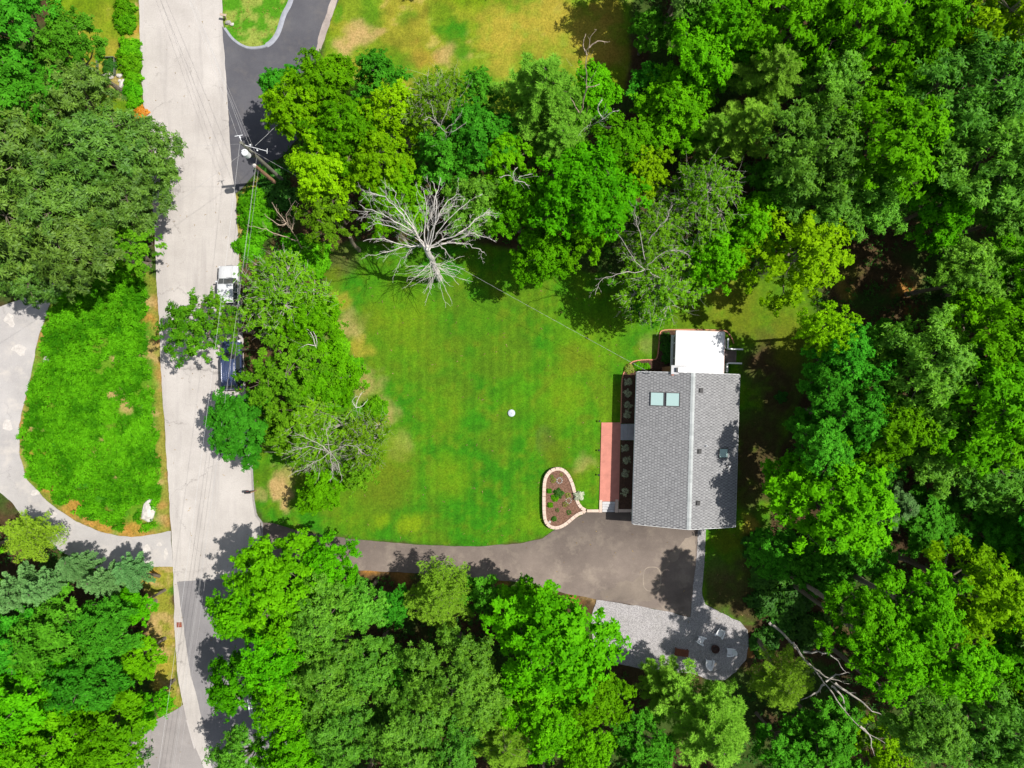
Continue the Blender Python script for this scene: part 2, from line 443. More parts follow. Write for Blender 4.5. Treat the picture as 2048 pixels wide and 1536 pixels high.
def mixc(a, b, w):
    w = np.asarray(w)[:, None]
    return a * (1 - w) + np.asarray(b) * w

def ground_mat(name, fine_scale, contrast, bmp):
    m, nt, b = new_mat(name)
    at = nt.nodes.new('ShaderNodeAttribute'); at.attribute_name = 'Col'
    p = geo_pos(nt)
    n1 = noise_node(nt, fine_scale, 4, 0.75, p)
    n2 = noise_node(nt, 1.7, 5, 0.65, p)
    r1 = ramp(nt, [(0.28, (1 - contrast,) * 3), (0.5, (1, 1, 1)), (0.74, (1 + contrast, 1 + contrast * .9, 1 + contrast * 1.6))])
    nt.links.new(n1.outputs['Fac'], r1.inputs['Fac'])
    r2 = ramp(nt, [(0.3, (0.82, 0.86, 0.8)), (0.7, (1.16, 1.1, 1.2))])
    nt.links.new(n2.outputs['Fac'], r2.inputs['Fac'])
    c = mixrgb(nt, at.outputs['Color'], r1.outputs[0], 1.0, 'MULTIPLY')
    c = mixrgb(nt, c, r2.outputs[0], 1.0, 'MULTIPLY')
    nt.links.new(c, b.inputs['Base Color'])
    b.inputs['Roughness'].default_value = 0.95; b.inputs['Specular IOR Level'].default_value = 0.15
    bump(nt, b, n1.outputs['Fac'], bmp, 0.05)
    return m
M['turf'] = ground_mat('mown_turf', 6.0, 0.42, 0.8)
M['rough'] = ground_mat('rough_ground', 5.0, 0.45, 0.9)

# grid of ground, split by what grows on it
GX = np.arange(-62, 62.01, 0.25); GY = np.arange(-50.15, 50.2, 0.25)
XX, YY = np.meshgrid(GX, GY)
fx, fy = XX.ravel(), YY.ravel()
fz = hgt(fx, fy) - 0.045 + 0.03 * (fbm(fx, fy, 3, 21) - .5)
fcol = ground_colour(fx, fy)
nxg, nyg = len(GX), len(GY)
ii = np.arange(nyg - 1)[:, None] * nxg + np.arange(nxg - 1)[None]
quads = np.stack([ii, ii + 1, ii + 1 + nxg, ii + nxg], -1).reshape(-1, 4)
qx = fx[quads].mean(1); qy = fy[quads].mean(1)
sL = pip(polyL, qx, qy) > 0; sF = pip(polyF, qx, qy) > 0; sF2 = pip(polyF2, qx, qy) > 0; sT = pip(polyT, qx, qy) > 0; sI = pip(polyI, qx, qy) > 0; sV = (pip(polyV, qx, qy) > 0) | (pip(polyV2, qx, qy) > 0)
cls = np.zeros(len(qx), int)
for k, s_ in ((1, sL), (2, sF), (2, sF2), (2, sT), (3, sI), (4, sV)):
    cls[s_ & (cls == 0)] = k
for k, nm, mt in ((0, 'forest_floor', 'rough'), (1, 'lawn', 'turf'), (2, 'field', 'turf'), (3, 'island_ground', 'rough'), (4, 'grass_verge', 'rough')):
    q = quads[cls == k]
    u, inv = np.unique(q, return_inverse=True)
    me = mesh_arrays(nm, np.stack([fx[u], fy[u], fz[u]], 1), inv.reshape(-1, 4), smooth=True)
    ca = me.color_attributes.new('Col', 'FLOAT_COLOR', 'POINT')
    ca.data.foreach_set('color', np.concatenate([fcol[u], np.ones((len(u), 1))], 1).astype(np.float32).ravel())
    tag(link_mesh(nm, me, M[mt]), kind='structure')
M['far'] = plain('far_woodland_floor', (0.04, 0.07, 0.015), 0.95, 0.4, 0.15, world_space=True)
g = MB(); g.add([(-1500, -1500, -.12), (1500, -1500, -.12), (1500, 1500, -.12), (-1500, 1500, -.12)], [(0, 1, 2, 3)])
tag(g.build('ground', M['far']), kind='structure')

# ------------------------------------------------------------------ paved surfaces
def smooth_poly(pts, n=6):
    out = []
    k = len(pts)
    for i in range(k):
        p0, p1, p2, p3 = (np.array(pts[(i + j - 1) % k], float) for j in range(4))
        for t in np.linspace(0, 1, n, endpoint=False):
            out.append(tuple(0.5 * ((2 * p1) + (-p0 + p2) * t + (2 * p0 - 5 * p1 + 4 * p2 - p3) * t * t + (-p0 + 3 * p1 - 3 * p2 + p3) * t ** 3)))
    return out
def smooth_line(pts, n=6):
    out = []
    k = len(pts)
    for i in range(k - 1):
        p0, p1, p2, p3 = (np.array(pts[min(max(i + j - 1, 0), k - 1)], float) for j in range(4))
        for t in np.linspace(0, 1, n, endpoint=False):
            out.append(tuple(0.5 * ((2 * p1) + (-p0 + p2) * t + (2 * p0 - 5 * p1 + 4 * p2 - p3) * t * t + (-p0 + 3 * p1 - 3 * p2 + p3) * t ** 3)))
    out.append(tuple(pts[-1]))
    return out
def subdiv(poly, step=0.35, jit=0.05, seed=0):
    out = []
    n = len(poly)
    for i in range(n):
        a = np.array(poly[i]); b = np.array(poly[(i + 1) % n])
        L = np.hypot(*(b - a)); k = max(1, int(L / step))
        nrm = np.array([-(b - a)[1], (b - a)[0]]) / max(L, 1e-6)
        for j in range(k):
            p = a + (b - a) * j / k
            w = (float(fbm(p[0], p[1], 0.9, 40 + seed)) - .5) * 2 * jit * 2
            out.append(tuple(p + nrm * w))
    return out
def sheet(name, px, z, mat, jit=0.05, seed=0, smooth=False, kind='structure', th=0.06):
    poly = gp(px)
    if smooth: poly = smooth_poly(poly, 5)
    poly = subdiv(poly, 0.3, jit, seed)
    mb = MB()
    n = len(poly)
    tri = tessellate_polygon([[Vector((p[0], p[1], 0)) for p in poly]])
    mb.add([(p[0], p[1], z) for p in poly] + [(p[0], p[1], z - th) for p in poly], [tuple(t) for t in tri] + [(i, (i + 1) % n, n + (i + 1) % n, n + i) for i in range(n)])
    o = mb.build(name, mat)
    return tag(o, kind=kind)

def asphalt(name, lo, hi, stain, stain_amt, track=None, fine=(0.86, 1.12), crack=0.0, patch=None, rough=0.9, fade=None):
    m, nt, b = new_mat(name)
    p = geo_pos(nt)
    n1 = noise_node(nt, 0.22, 7, 0.66, p, 0.1); r1 = ramp(nt, [(0.32, lo), (0.68, hi)]); nt.links.new(n1.outputs['Fac'], r1.inputs['Fac'])
    n2 = noise_node(nt, 9.0, 4, 0.8, p); r2 = ramp(nt, [(0.25, (fine[0],) * 3), (0.75, (fine[1],) * 3)]); nt.links.new(n2.outputs['Fac'], r2.inputs['Fac'])
    c = mixrgb(nt, r1.outputs[0], r2.outputs[0], 1.0, 'MULTIPLY')
    mp = nt.nodes.new('ShaderNodeMapping'); mp.inputs['Scale'].default_value = track or (1, 1, 1); nt.links.new(p, mp.inputs['Vector'])
    n3 = noise_node(nt, 0.55, 7, 0.7, mp.outputs[0], 0.1)
    r3 = ramp(nt, [(0.50, (0, 0, 0)), (0.70, (stain_amt,) * 3)]); nt.links.new(n3.outputs['Fac'], r3.inputs['Fac'])
    c = mixrgb(nt, c, stain, r3.outputs[0])
    if crack:
        v = nt.nodes.new('ShaderNodeTexVoronoi'); v.feature = 'DISTANCE_TO_EDGE'; v.inputs['Scale'].default_value = 0.16
        nd = noise_node(nt, 0.9, 5, 0.7, p)
        va = nt.nodes.new('ShaderNodeVectorMath'); va.operation = 'MULTIPLY_ADD'
        nt.links.new(nd.outputs['Color'], va.inputs[0]); va.inputs[1].default_value = (2.2, 2.2, 0); nt.links.new(p, va.inputs[2])
        nt.links.new(va.outputs[0], v.inputs['Vector'])
        rc = ramp(nt, [(0.0, (crack,) * 3), (0.010, (0, 0, 0))]); nt.links.new(v.outputs['Distance'], rc.inputs['Fac'])
        n5 = noise_node(nt, 0.25, 3, 0.5, p); r5 = ramp(nt, [(0.48, (0, 0, 0)), (0.58, (1, 1, 1))]); nt.links.new(n5.outputs['Fac'], r5.inputs['Fac'])
        mk = mixrgb(nt, rc.outputs[0], r5.outputs[0], 1.0, 'MULTIPLY')
        c = mixrgb(nt, c, tuple(x * .55 for x in lo), mk)
    if fade:     # darker asphalt towards the house
        sx = nt.nodes.new('ShaderNodeSeparateXYZ'); nt.links.new(p, sx.inputs[0])
        a1 = nt.nodes.new('ShaderNodeMath'); a1.operation = 'MULTIPLY_ADD'; a1.inputs[1].default_value = 3.0; nt.links.new(n1.outputs['Fac'], a1.inputs[0]); nt.links.new(sx.outputs['Y'], a1.inputs[2])
        mr = nt.nodes.new('ShaderNodeMapRange'); mr.inputs['From Min'].default_value = fade[0]; mr.inputs['From Max'].default_value = fade[1]; mr.inputs['To Min'].default_value = 1.15; mr.inputs['To Max'].default_value = fade[2]
        nt.links.new(a1.outputs[0], mr.inputs['Value'])
        c = mixrgb(nt, c, mr.outputs[0], 1.0, 'MULTIPLY')
    nt.links.new(c, b.inputs['Base Color'])
    b.inputs['Roughness'].default_value = rough; b.inputs['Specular IOR Level'].default_value = 0.3
    bump(nt, b, n2.outputs['Fac'], 0.25, 0.01)
    return m
M['road'] = asphalt('sun_bleached_asphalt', (0.345, 0.318, 0.298), (0.445, 0.415, 0.392), (0.27, 0.25, 0.24), 0.6, track=(1.6, 0.12, 1), crack=0.75, fine=(.82, 1.14))
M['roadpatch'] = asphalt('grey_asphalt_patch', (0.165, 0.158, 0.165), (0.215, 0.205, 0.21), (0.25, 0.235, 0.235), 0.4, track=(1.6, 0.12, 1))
M['seam'] = asphalt('pale_road_strip', (0.36, 0.335, 0.32), (0.43, 0.40, 0.385), (0.3, 0.28, 0.27), 0.4, track=(1.6, .12, 1))
M['loop'] = asphalt('worn_grey_lane', (0.29, 0.275, 0.27), (0.39, 0.37, 0.36), (0.46, 0.42, 0.38), 0.7, crack=0.5)
M['black'] = asphalt('fresh_black_asphalt', (0.060, 0.060, 0.072), (0.095, 0.094, 0.105), (0.125, 0.115, 0.11), 0.5)
M['drive'] = asphalt('brown_grey_asphalt', (0.105, 0.084, 0.073), (0.185, 0.150, 0.128), (0.27, 0.225, 0.18), 0.55, fade=(-17, -11.5, .62))
M['paleworn'] = asphalt('pale_worn_asphalt', (0.24, 0.2, 0.18), (0.4, 0.345, 0.31), (0.16, 0.135, 0.125), 0.6)

road = sheet('road', [(276, -1500), (276, -200), (278, 0), (280, 100), (287, 215), (300, 330), (308, 450), (313, 560), (318, 640), (321, 720), (331, 880), (338, 1000), (343, 1075), (346, 1130),
                      (349, 1260), (354, 1340), (362, 1392), (367, 1410), (336, 1428), (290, 1450), (230, 1500), (200, 1760), (150, 2600), (560, 2600), (620, 1760), (580, 1536), (560, 1400), (545, 1250), (530, 1130), (523, 1085), (520, 1045), (508, 1010),
                      (504, 920), (492, 800), (484, 640), (478, 520), (472, 400), (463, 330), (456, 220), (450, 120), (444, 0), (440, -200), (436, -1500)], 0.0, M['road'], 0.05, 1)
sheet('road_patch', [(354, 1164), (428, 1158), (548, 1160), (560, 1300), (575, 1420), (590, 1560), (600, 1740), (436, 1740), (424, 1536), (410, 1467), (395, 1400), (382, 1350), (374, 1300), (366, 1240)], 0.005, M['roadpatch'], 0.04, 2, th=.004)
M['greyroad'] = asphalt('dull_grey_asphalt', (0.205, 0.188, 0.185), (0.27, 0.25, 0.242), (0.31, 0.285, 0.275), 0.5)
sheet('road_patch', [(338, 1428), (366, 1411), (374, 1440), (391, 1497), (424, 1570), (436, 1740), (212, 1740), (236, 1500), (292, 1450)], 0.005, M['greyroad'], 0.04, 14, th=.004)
sheet('road_edge_strip', [(278, -150), (286, -150), (287, 60), (291, 130), (297, 225), (291, 225), (285, 130), (281, 60)], 0.006, M['seam'], 0.06, 3, th=.004)
sheet('road_edge_strip', [(372, 1440), (376, 1440), (391, 1496), (388, 1498)], 0.010, M['seam'], 0.02, 9, th=.004)
sheet('lane', [(-260, 590), (0, 614), (60, 592), (98, 560), (112, 500), (130, 500), (118, 560), (98, 612), (75, 680), (57, 770), (38, 850), (38, 910), (54, 960), (94, 1002), (152, 1044), (202, 1064), (262, 1075), (341, 1062), (346, 1134), (280, 1132),
               (200, 1142), (120, 1102), (60, 1052), (20, 1002), (0, 985), (-260, 960)], 0.004, M['loop'], 0.06, 4, th=.06)
M['patchlight'] = plain('pale_lane_patch', (0.44, 0.41, 0.385), .9, .2, 3, world_space=True)
for q, (px, py, rx, ry) in enumerate([(318, 1088, 5, 5), (292, 1100, 8, 12), (331, 1108, 4, 10), (105, 1030, 9, 7), (40, 700, 14, 10), (20, 640, 10, 14), (15, 850, 9, 14), (70, 985, 8, 6)]):
    pts = [(px + rx * math.cos(a) * (1 + .35 * math.sin(3 * a + q)), py + ry * math.sin(a) * (1 + .3 * math.cos(2 * a + q))) for a in np.linspace(0, 2 * math.pi, 12, endpoint=False)]
    sheet('lane_patch', pts, 0.009, M['patchlight'], 0.07, 5 + q, th=.004)
sheet('blacktop', [(444, 52), (450, 120), (456, 220), (463, 330), (470, 387), (482, 378), (512, 345), (565, 312), (610, 260), (628, 130), (650, 72), (665, 30), (677, 0), (700, -160), (630, -160), (582, 0), (568, 30), (556, 66), (540, 86), (520, 95), (492, 95), (466, 80)],
      0.006, M['black'], 0.04, 6)
sheet('blacktop_wear', [(676, -5), (668, 22), (654, 66), (640, 104), (632, 100), (640, 62), (655, 20), (664, -5)], 0.011, M['paleworn'], 0.08, 7, th=.004)
sheet('driveway', [(520, 1045), (545, 1046), (600, 1062), (640, 1070), (700, 1077), (760, 1083), (860, 1091), (960, 1093), (1040, 1087), (1085, 1077), (1105, 1062), (1125, 1053), (1172, 1024), (1200, 1022), (1290, 1022), (1400, 1040),
                   (1397, 1062), (1390, 1140), (1380, 1234), (1340, 1224), (1260, 1209), (1190, 1198), (1130, 1187), (1060, 1167), (900, 1150), (730, 1141), (600, 1144), (530, 1135), (523, 1085)], 0.012, M['drive'], 0.04, 8)
M['drivewear'] = asphalt('dusty_worn_asphalt', (0.13, 0.105, 0.088), (0.25, 0.205, 0.165), (0.16, 0.13, 0.11), .7)
sheet('driveway_wear', [(1240, 1165), (1300, 1150), (1370, 1075), (1394, 1066), (1388, 1130), (1372, 1100), (1320, 1150), (1330, 1178), (1300, 1205), (1240, 1200), (1200, 1190)], 0.017, M['drivewear'], 0.25, 12, th=.004)
# oval ring stain on the drive
def ring_sheet(name, cx, cy, rx, ry, w, z, mat):
    mb = MB(); n = 44; vv = []
    for i in range(n):
        a = 2 * math.pi * i / n
        s = 1 / (abs(math.cos(a)) ** 3 + abs(math.sin(a)) ** 3) ** (1 / 3)
        k = w * (0.55 + 0.9 * float(fbm(math.cos(a) * 3, math.sin(a) * 3, 1, 77)))
        for rr in (1, -1):
            x, y = G(cx + (rx * s + rr * k) * math.cos(a), cy + (ry * s + rr * k) * math.sin(a))
            vv.append((x, y, z))
    mb.add(vv, [(2 * i, 2 * ((i + 1) % n), 2 * ((i + 1) % n) + 1, 2 * i + 1) for i in range(n)])
    return tag(mb.build(name, mat), kind='structure')
M['ringstain'] = asphalt('dusty_ring_stain', (0.2, 0.165, 0.135), (0.34, 0.28, 0.22), (0.15, 0.13, 0.115), .8)
ring_sheet('driveway_stain', 1304, 1158, 17.5, 24, 0.9, 0.021, M['ringstain'])
M['gravel'] = None
def gravel_mat():
    m, nt, b = new_mat('crushed_stone')
    p = geo_pos(nt)
    v = nt.nodes.new('ShaderNodeTexVoronoi'); v.inputs['Scale'].default_value = 17.0; nt.links.new(p, v.inputs['Vector'])
    r = ramp(nt, [(0.0, (0.19, 0.185, 0.19)), (0.5, (0.315, 0.305, 0.305)), (1.0, (0.47, 0.455, 0.455))])
    nt.links.new(v.outputs['Color'], r.inputs['Fac'])
    n = noise_node(nt, 0.5, 4, .6, p); r2 = ramp(nt, [(0.3, (.88, .87, .86)), (.7, (1.08, 1.06, 1.08))]); nt.links.new(n.outputs['Fac'], r2.inputs['Fac'])
    nt.links.new(mixrgb(nt, r.outputs[0], r2.outputs[0], 1.0, 'MULTIPLY'), b.inputs['Base Color'])
    b.inputs['Roughness'].default_value = .9; b.inputs['Specular IOR Level'].default_value = .2
    bump(nt, b, v.outputs['Distance'], 0.8, 0.05)
    return m
M['gravel'] = gravel_mat()
sheet('gravel', [(1193, 1199), (1260, 1209), (1340, 1224), (1380, 1234), (1390, 1140), (1397, 1062), (1402, 1050), (1411, 1060), (1409, 1120), (1404, 1190), (1411, 1209), (1440, 1225), (1480, 1244), (1496, 1260), (1498, 1290), (1491, 1320), (1472, 1345), (1450, 1360),
                 (1420, 1360), (1380, 1346), (1330, 1345), (1270, 1335), (1225, 1325), (1190, 1300), (1180, 1250)], 0.022, M['gravel'], 0.06, 10)
# asphalt berm round the grass tongue
M['berm'] = plain('grey_blue_asphalt_kerb', (0.25, 0.26, 0.30), .85, .15, 3, world_space=True)
mb = MB()
ln = smooth_line(gp([(592, -60), (582, 0), (568, 30), (556, 66), (541, 86), (521, 95), (493, 95), (467, 80), (449, 57)]), 8)
rings = []
for i, p in enumerate(ln):
    a = np.array(ln[max(i - 1, 0)]); b = np.array(ln[min(i + 1, len(ln) - 1)])
    d = (b - a) / np.hypot(*(b - a)); nrm = np.array([-d[1], d[0]])
    w = 0.30 if i < len(ln) * .55 else 0.17
    rings.append([(p[0] + nrm[0] * k * w, p[1] + nrm[1] * k * w, z) for k, z in ((-1, -.05), (-.8, .06), (-.2, .10), (.5, .08), (1, -.05))])
mb.loft(rings, close=True)
tag(mb.build('kerb', M['berm'], smooth=True), kind='structure')
# concrete kerb strip beside the mailbox and the apron seam
mb = MB()
ln = gp([(502, 905), (507, 1000), (512, 1030), (524, 1046), (525, 1086), (532, 1135)])
for a, b in zip(ln[:-1], ln[1:]):
    d = Vector((b[0] - a[0], b[1] - a[1], 0)); L = d.length; ang = math.atan2(d.y, d.x)
    mb.box(0, L, -.09, .09, -.05, .045, Matrix.Translation((a[0], a[1], 0)) @ Matrix.Rotation(ang, 4, 'Z'), .01)
tag(mb.build('kerb', plain('old_grey_kerb', (.24, .225, .215), .9, .2, 3, world_space=True)), kind='structure')

# ================================================================== HOUSE
M['siding'] = plain('pale_grey_siding', (0.52, 0.52, 0.50), .7, .06, 2)
M['white'] = plain('white_painted_trim', (0.72, 0.73, 0.74), .5, .04, 3)
M['membrane'] = plain('white_roof_membrane', (0.50, 0.51, 0.53), .55, .12, 0.7)
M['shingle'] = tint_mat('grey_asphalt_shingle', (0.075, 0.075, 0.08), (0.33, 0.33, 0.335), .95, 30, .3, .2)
M['underlay'] = plain('dark_shingle_gap', (0.075, 0.072, 0.078), .95, .2, 8)
M['ridgecap'] = tint_mat('pale_ridge_shingle', (0.27, 0.29, 0.29), (0.40, 0.42, 0.42), .95, 20, .2, .2)
M['metaldark'] = plain('dark_bronze_metal', (0.055, 0.05, 0.05), .5, .2, 5)
M['blackpl'] = plain('black_plastic', (0.018, 0.018, 0.02), .5, .2, 6)
M['brick'] = plain('red_brick', (0.30, 0.115, 0.075), .85, .3, 9)
M['concrete'] = plain('grey_concrete', (0.30, 0.30, 0.31), .85, .12, 2.5, bmp=.1)
M['concretelight'] = plain('light_concrete', (0.40, 0.40, 0.41), .85, .1, 2.5, bmp=.1)
m, nt, b = new_mat('skylight_glass')
b.inputs['Base Color'].default_value = (0.36, 0.50, 0.48, 1); b.inputs['Roughness'].default_value = .12; b.inputs['Specular IOR Level'].default_value = .8
M['skyglass'] = m
m, nt, b = new_mat('window_glass')
b.inputs['Base Color'].default_value = (0.03, 0.04, 0.045, 1); b.inputs['Roughness'].default_value = .06; b.inputs['Specular IOR Level'].default_value = .8
M['glass'] = m

HX, HY, HROT = 16.44, -6.165, R(-1.65)
house = empty('house', (HX, HY, 0), HROT, 'grey shingled single-storey house with three skylights and a white-roofed porch', 'house')
EV, RD, HW, HL = 3.55, 5.35, 4.86, 7.2      # eave height, ridge height, half width, half length
SL = (RD - EV) / HW
WX, WY = HW - .45, HL - .3
# walls
mb = MB()
z1 = EV - .12 + SL * .45
pent = lambda y: [(-WX, y, 0), (WX, y, 0), (WX, y, z1), (0, y, RD - .18), (-WX, y, z1)]
mb.loft([pent(-WY), pent(WY)])
mb.build('wall', M['siding'], house)
# roof deck with fascia
mb = MB()
t = .16
sec = lambda y: [(-HW, y, EV - t), (-HW, y, EV - .03), (0, y, RD - .03), (HW, y, EV - .03), (HW, y, EV - t), (0, y, RD - t)]
mb.loft([sec(-HL), sec(HL)])
roof = mb.build('roof', M['underlay'], house)
# shingles: every tab is its own small slab, joined
mb = MB(); rs = random.Random(5)
nc = 19; slopeL = math.hypot(HW, RD - EV); ex = (slopeL - .02) / nc; tabw = .27
for side in (-1, 1):
    M0 = Matrix(((side * HW / slopeL, 0, 0, 0), (0, 1, 0, 0), (-(RD - EV) / slopeL, 0, 1, 0), (0, 0, 0, 1)))
    for c in range(nc):
        s1 = slopeL - c * ex + .02; s0 = s1 - ex
        y = -HL + (c % 2) * tabw * .5 - tabw * rs.random() * .2 - .0
        first = True
        P = lambda s_, yy, h: (side * HW * s_ / slopeL, yy, RD - (RD - EV) * s_ / slopeL + h)
        sd = s0 + ex * .30
        while y < HL:
            a, bb, cc = max(y, -HL), min(max(y + tabw * .70, -HL), HL), min(y + tabw, HL)
            if bb - a > .02:      # the thick tab
                mb.tv = min(1, max(0, rs.gauss(.60, .07)))
                lift = .014 + .012 * rs.random()
                mb.add([P(s1, a, .0), P(s1, bb, .0), P(s1, a, lift), P(s1, bb, lift), P(sd, a, .006), P(sd, bb, .006)], [(2, 3, 5, 4), (0, 1, 3, 2), (0, 2, 4), (1, 5, 3)])
            if cc - bb > .02:     # the thin layer seen in the slot, the tabs' shadow put into its dark tint
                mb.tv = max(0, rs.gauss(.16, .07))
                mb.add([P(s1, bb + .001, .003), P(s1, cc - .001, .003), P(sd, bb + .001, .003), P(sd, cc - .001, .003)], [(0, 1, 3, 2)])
            if cc - a > .02:      # head lap, tinted darker to paint the next course's butt-edge shade
                mb.tv = min(1, max(0, rs.gauss(.46, .07)))
                mb.add([P(sd - .001, a, .004), P(sd - .001, cc, .004), P(s0 - .03, a, .0), P(s0 - .03, cc, .0)], [(0, 1, 3, 2)])
            y += tabw
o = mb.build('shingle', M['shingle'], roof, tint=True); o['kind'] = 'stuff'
# ridge caps, each a bent slab
rs = random.Random(8)
y = -HL; k = 0
while y < HL - .05:
    mb = MB(); mb.tv = .5 + .35 * rs.random() if (k // 3) % 2 else .2 + .4 * rs.random()
    y2 = min(y + .36, HL); w = .20; zc = RD + .035
    e = .014
    sec = lambda yy, up: [(-w, yy, zc - SL * w + up), (0, yy, zc + up), (w, yy, zc - SL * w + up), (w, yy, zc - SL * w - .03), (0, yy, zc - .03), (-w, yy, zc - SL * w - .03)]
    mb.loft([sec(y, e), sec(y2, 0)])
    mb.build('ridge_shingle', M['ridgecap'], roof, tint=True)
    y = y2; k += 1
# trim and gutters
for sx in (-1, 1):
    mb = MB(); mb.box(sx * HW - .06 if sx > 0 else -HW - .06, sx * HW + .06 if sx > 0 else -HW + .06, -HL + .02, HL - .02, EV - .17, EV - .05, None, .02)
    mb.build('gutter', M['white'], house)
for sy in (-1, 1):
    mb = MB()
    for sx in (-1, 1):
        ys = (HL, HL + .03) if sy > 0 else (-HL - .03, -HL)
        sec = [(0, RD - .16), (0, RD + .015), (sx * (HW - .07), EV + .035), (sx * (HW - .07), EV - .14)]
        mb.loft([[(x, ys[0], z) for x, z in sec], [(x, ys[1], z) for x, z in sec]])
    mb.build('rake_board', M['white'], house)
def roof_z(x): return RD - SL * abs(x)
def on_roof(x, y, lift=0.0):
    s = 1 if x > 0 else -1
    return Matrix.Translation((x, y, roof_z(x) + lift)) @ Matrix.Rotation(s * math.atan(SL), 4, 'Y')
for (x, y, sx, sy) in ((-3.0, 4.68, 1.16, 1.18), (-1.66, 4.68, 1.16, 1.18), (3.29, -.2, .90, .80)):
    mt = on_roof(x, y, .0)
    mb = MB(); f = .06
    for (a, b_, c, d) in ((-sx / 2 - f, -sx / 2, -sy / 2 - f, sy / 2 + f), (sx / 2, sx / 2 + f, -sy / 2 - f, sy / 2 + f), (-sx / 2 + .001, sx / 2 - .001, -sy / 2 - f, -sy / 2), (-sx / 2 + .001, sx / 2 - .001, sy / 2, sy / 2 + f)):
        mb.box(a, b_, c, d, -.03, .13, mt, .01)
    sk = mb.build('skylight', M['metaldark'], house)
    mb = MB(); mb.box(-sx / 2 + .002, sx / 2 - .002, -sy / 2 + .002, sy / 2 - .002, .0, .10, mt)
    mb.build('pane', M['skyglass'], sk)
for (x, y) in ((.80, 5.6), (.82, -.02), (.82, -4.8)):
    mt = on_roof(x, y); mb = MB(); mb.box(-.18, .18, -.18, .18, -.02, .12, mt, .03); mb.box(-.24, .24, -.22, .22, .0, .036, mt)
    mb.build('roof_vent', M['blackpl'], house)
mb = MB(); mb.lathe([(.09, -.1), (.09, .05), (.055, .09), (.055, .4), (.04, .4), (.04, .2)], (1.55, .49, roof_z(1.55)), 12)
mb.build('vent_pipe', M['white'], house)
mb = MB(); mt = on_roof(3.8, -1.42, .02)
mb.tube([mt @ Vector((-.2, 0, .02)), mt @ Vector((.12, .16, .3))], .035); mb.tube([mt @ Vector((-.2, 0, .02)), mt @ Vector((.12, -.16, .06))], .035)
br = mb.build('roof_bracket', M['blackpl'], house)
mb = MB(); mb.box(.1, .3, -.1, .06, .0, .12, mt, .02); mb.build('bracket_foot', M['white'], br)
# chimney
mb = MB(); mb.box(-1.86, -.62, WY + .003, 7.78, 0, 4.75)
ch = mb.build('chimney', M['brick'], house)
mb = MB(); mb.box(-1.95, -.53, 7.02, 7.86, 4.753, 4.90, None, .02); mb.build('chimney_cap', M['concretelight'], ch)
mb = MB(); mb.box(-1.52, -.66, 7.24, 7.64, 4.903, 5.20); mb.build('flue', M['blackpl'], ch)
mb = MB(); mb.box(-1.34, -.60, 7.22, 7.66, 5.203, 5.25, None, .01); mb.build('flue_cover', plain('galvanised_sheet', (.55, .55, .56), .4, .15, 4, .6), ch)
mb = MB(); mb.box(-.60, -.40, 7.22, 7.72, 0, 4.4); mb.build('brick_pier', M['brick'], ch)
# power mast at the north-west corner
mb = MB(); mb.tube([(-3.75, 7.06, 1.2), (-3.75, 7.06, 4.4), (-3.85, 7.12, 4.5), (-3.95, 7.2, 4.42)], .04, 8)
mb.build('service_mast', plain('galvanised_pipe', (.45, .46, .48), .4, .1, 4, .6), house)
# windows and doors on the walls
def wall_window(x, y0, y1, z0, z1, axis):
    mb = MB(); d = .05
    s = -1 if x < 0 else 1
    if axis == 'x':
        bx = lambda a, b_, c, e: mb.box(min(x, x + s * d), max(x, x + s * d), a, b_, c, e)
        bx(y0 - .08, y0, z0 - .08, z1 + .08); bx(y1, y1 + .08, z0 - .08, z1 + .08); bx(y0 + .001, y1 - .001, z0 - .08, z0); bx(y0 + .001, y1 - .001, z1, z1 + .08)
        bx((y0 + y1) / 2 - .025, (y0 + y1) / 2 + .025, z0 + .001, z1 - .001)
    w = mb.build('window', M['white'], house)
    mb = MB(); mb.box(min(x + s * .004, x + s * .02), max(x + s * .004, x + s * .02), y0 + .003, y1 - .003, z0 + .003, z1 - .003)
    mb.build('pane', M['glass'], w)
for (y0, y1) in ((4.2, 5.8), (-1.9, -.3), (-5.4, -3.8)):
    wall_window(-WX - .003, y0, y1, 1.5, 2.7, 'x')
for (y0, y1) in ((4.4, 5.6), (.6, 2.0), (-3.4, -2.2)):
    wall_window(WX + .003, y0, y1, 1.6, 2.7, 'x')
mb = MB(); mb.box(-WX - .06, -WX - .003, .85, 1.85, .95, 3.0, None, .01)
dr = mb.build('door', plain('dark_red_door', (.18, .03, .025), .45, .1, 3), house)
mb = MB(); mb.lathe([(.0, 0), (.035, .0), (.035, .05), (.0, .06)], (-WX - .11, 1.0, 1.9), 8); mb.build('handle', M['metaldark'], dr)
mb = MB(); mb.box(.6, 3.6, -WY - .05, -WY - .003, .02, 2.25, None, .01); mb.build('garage_door', M['white'], house)
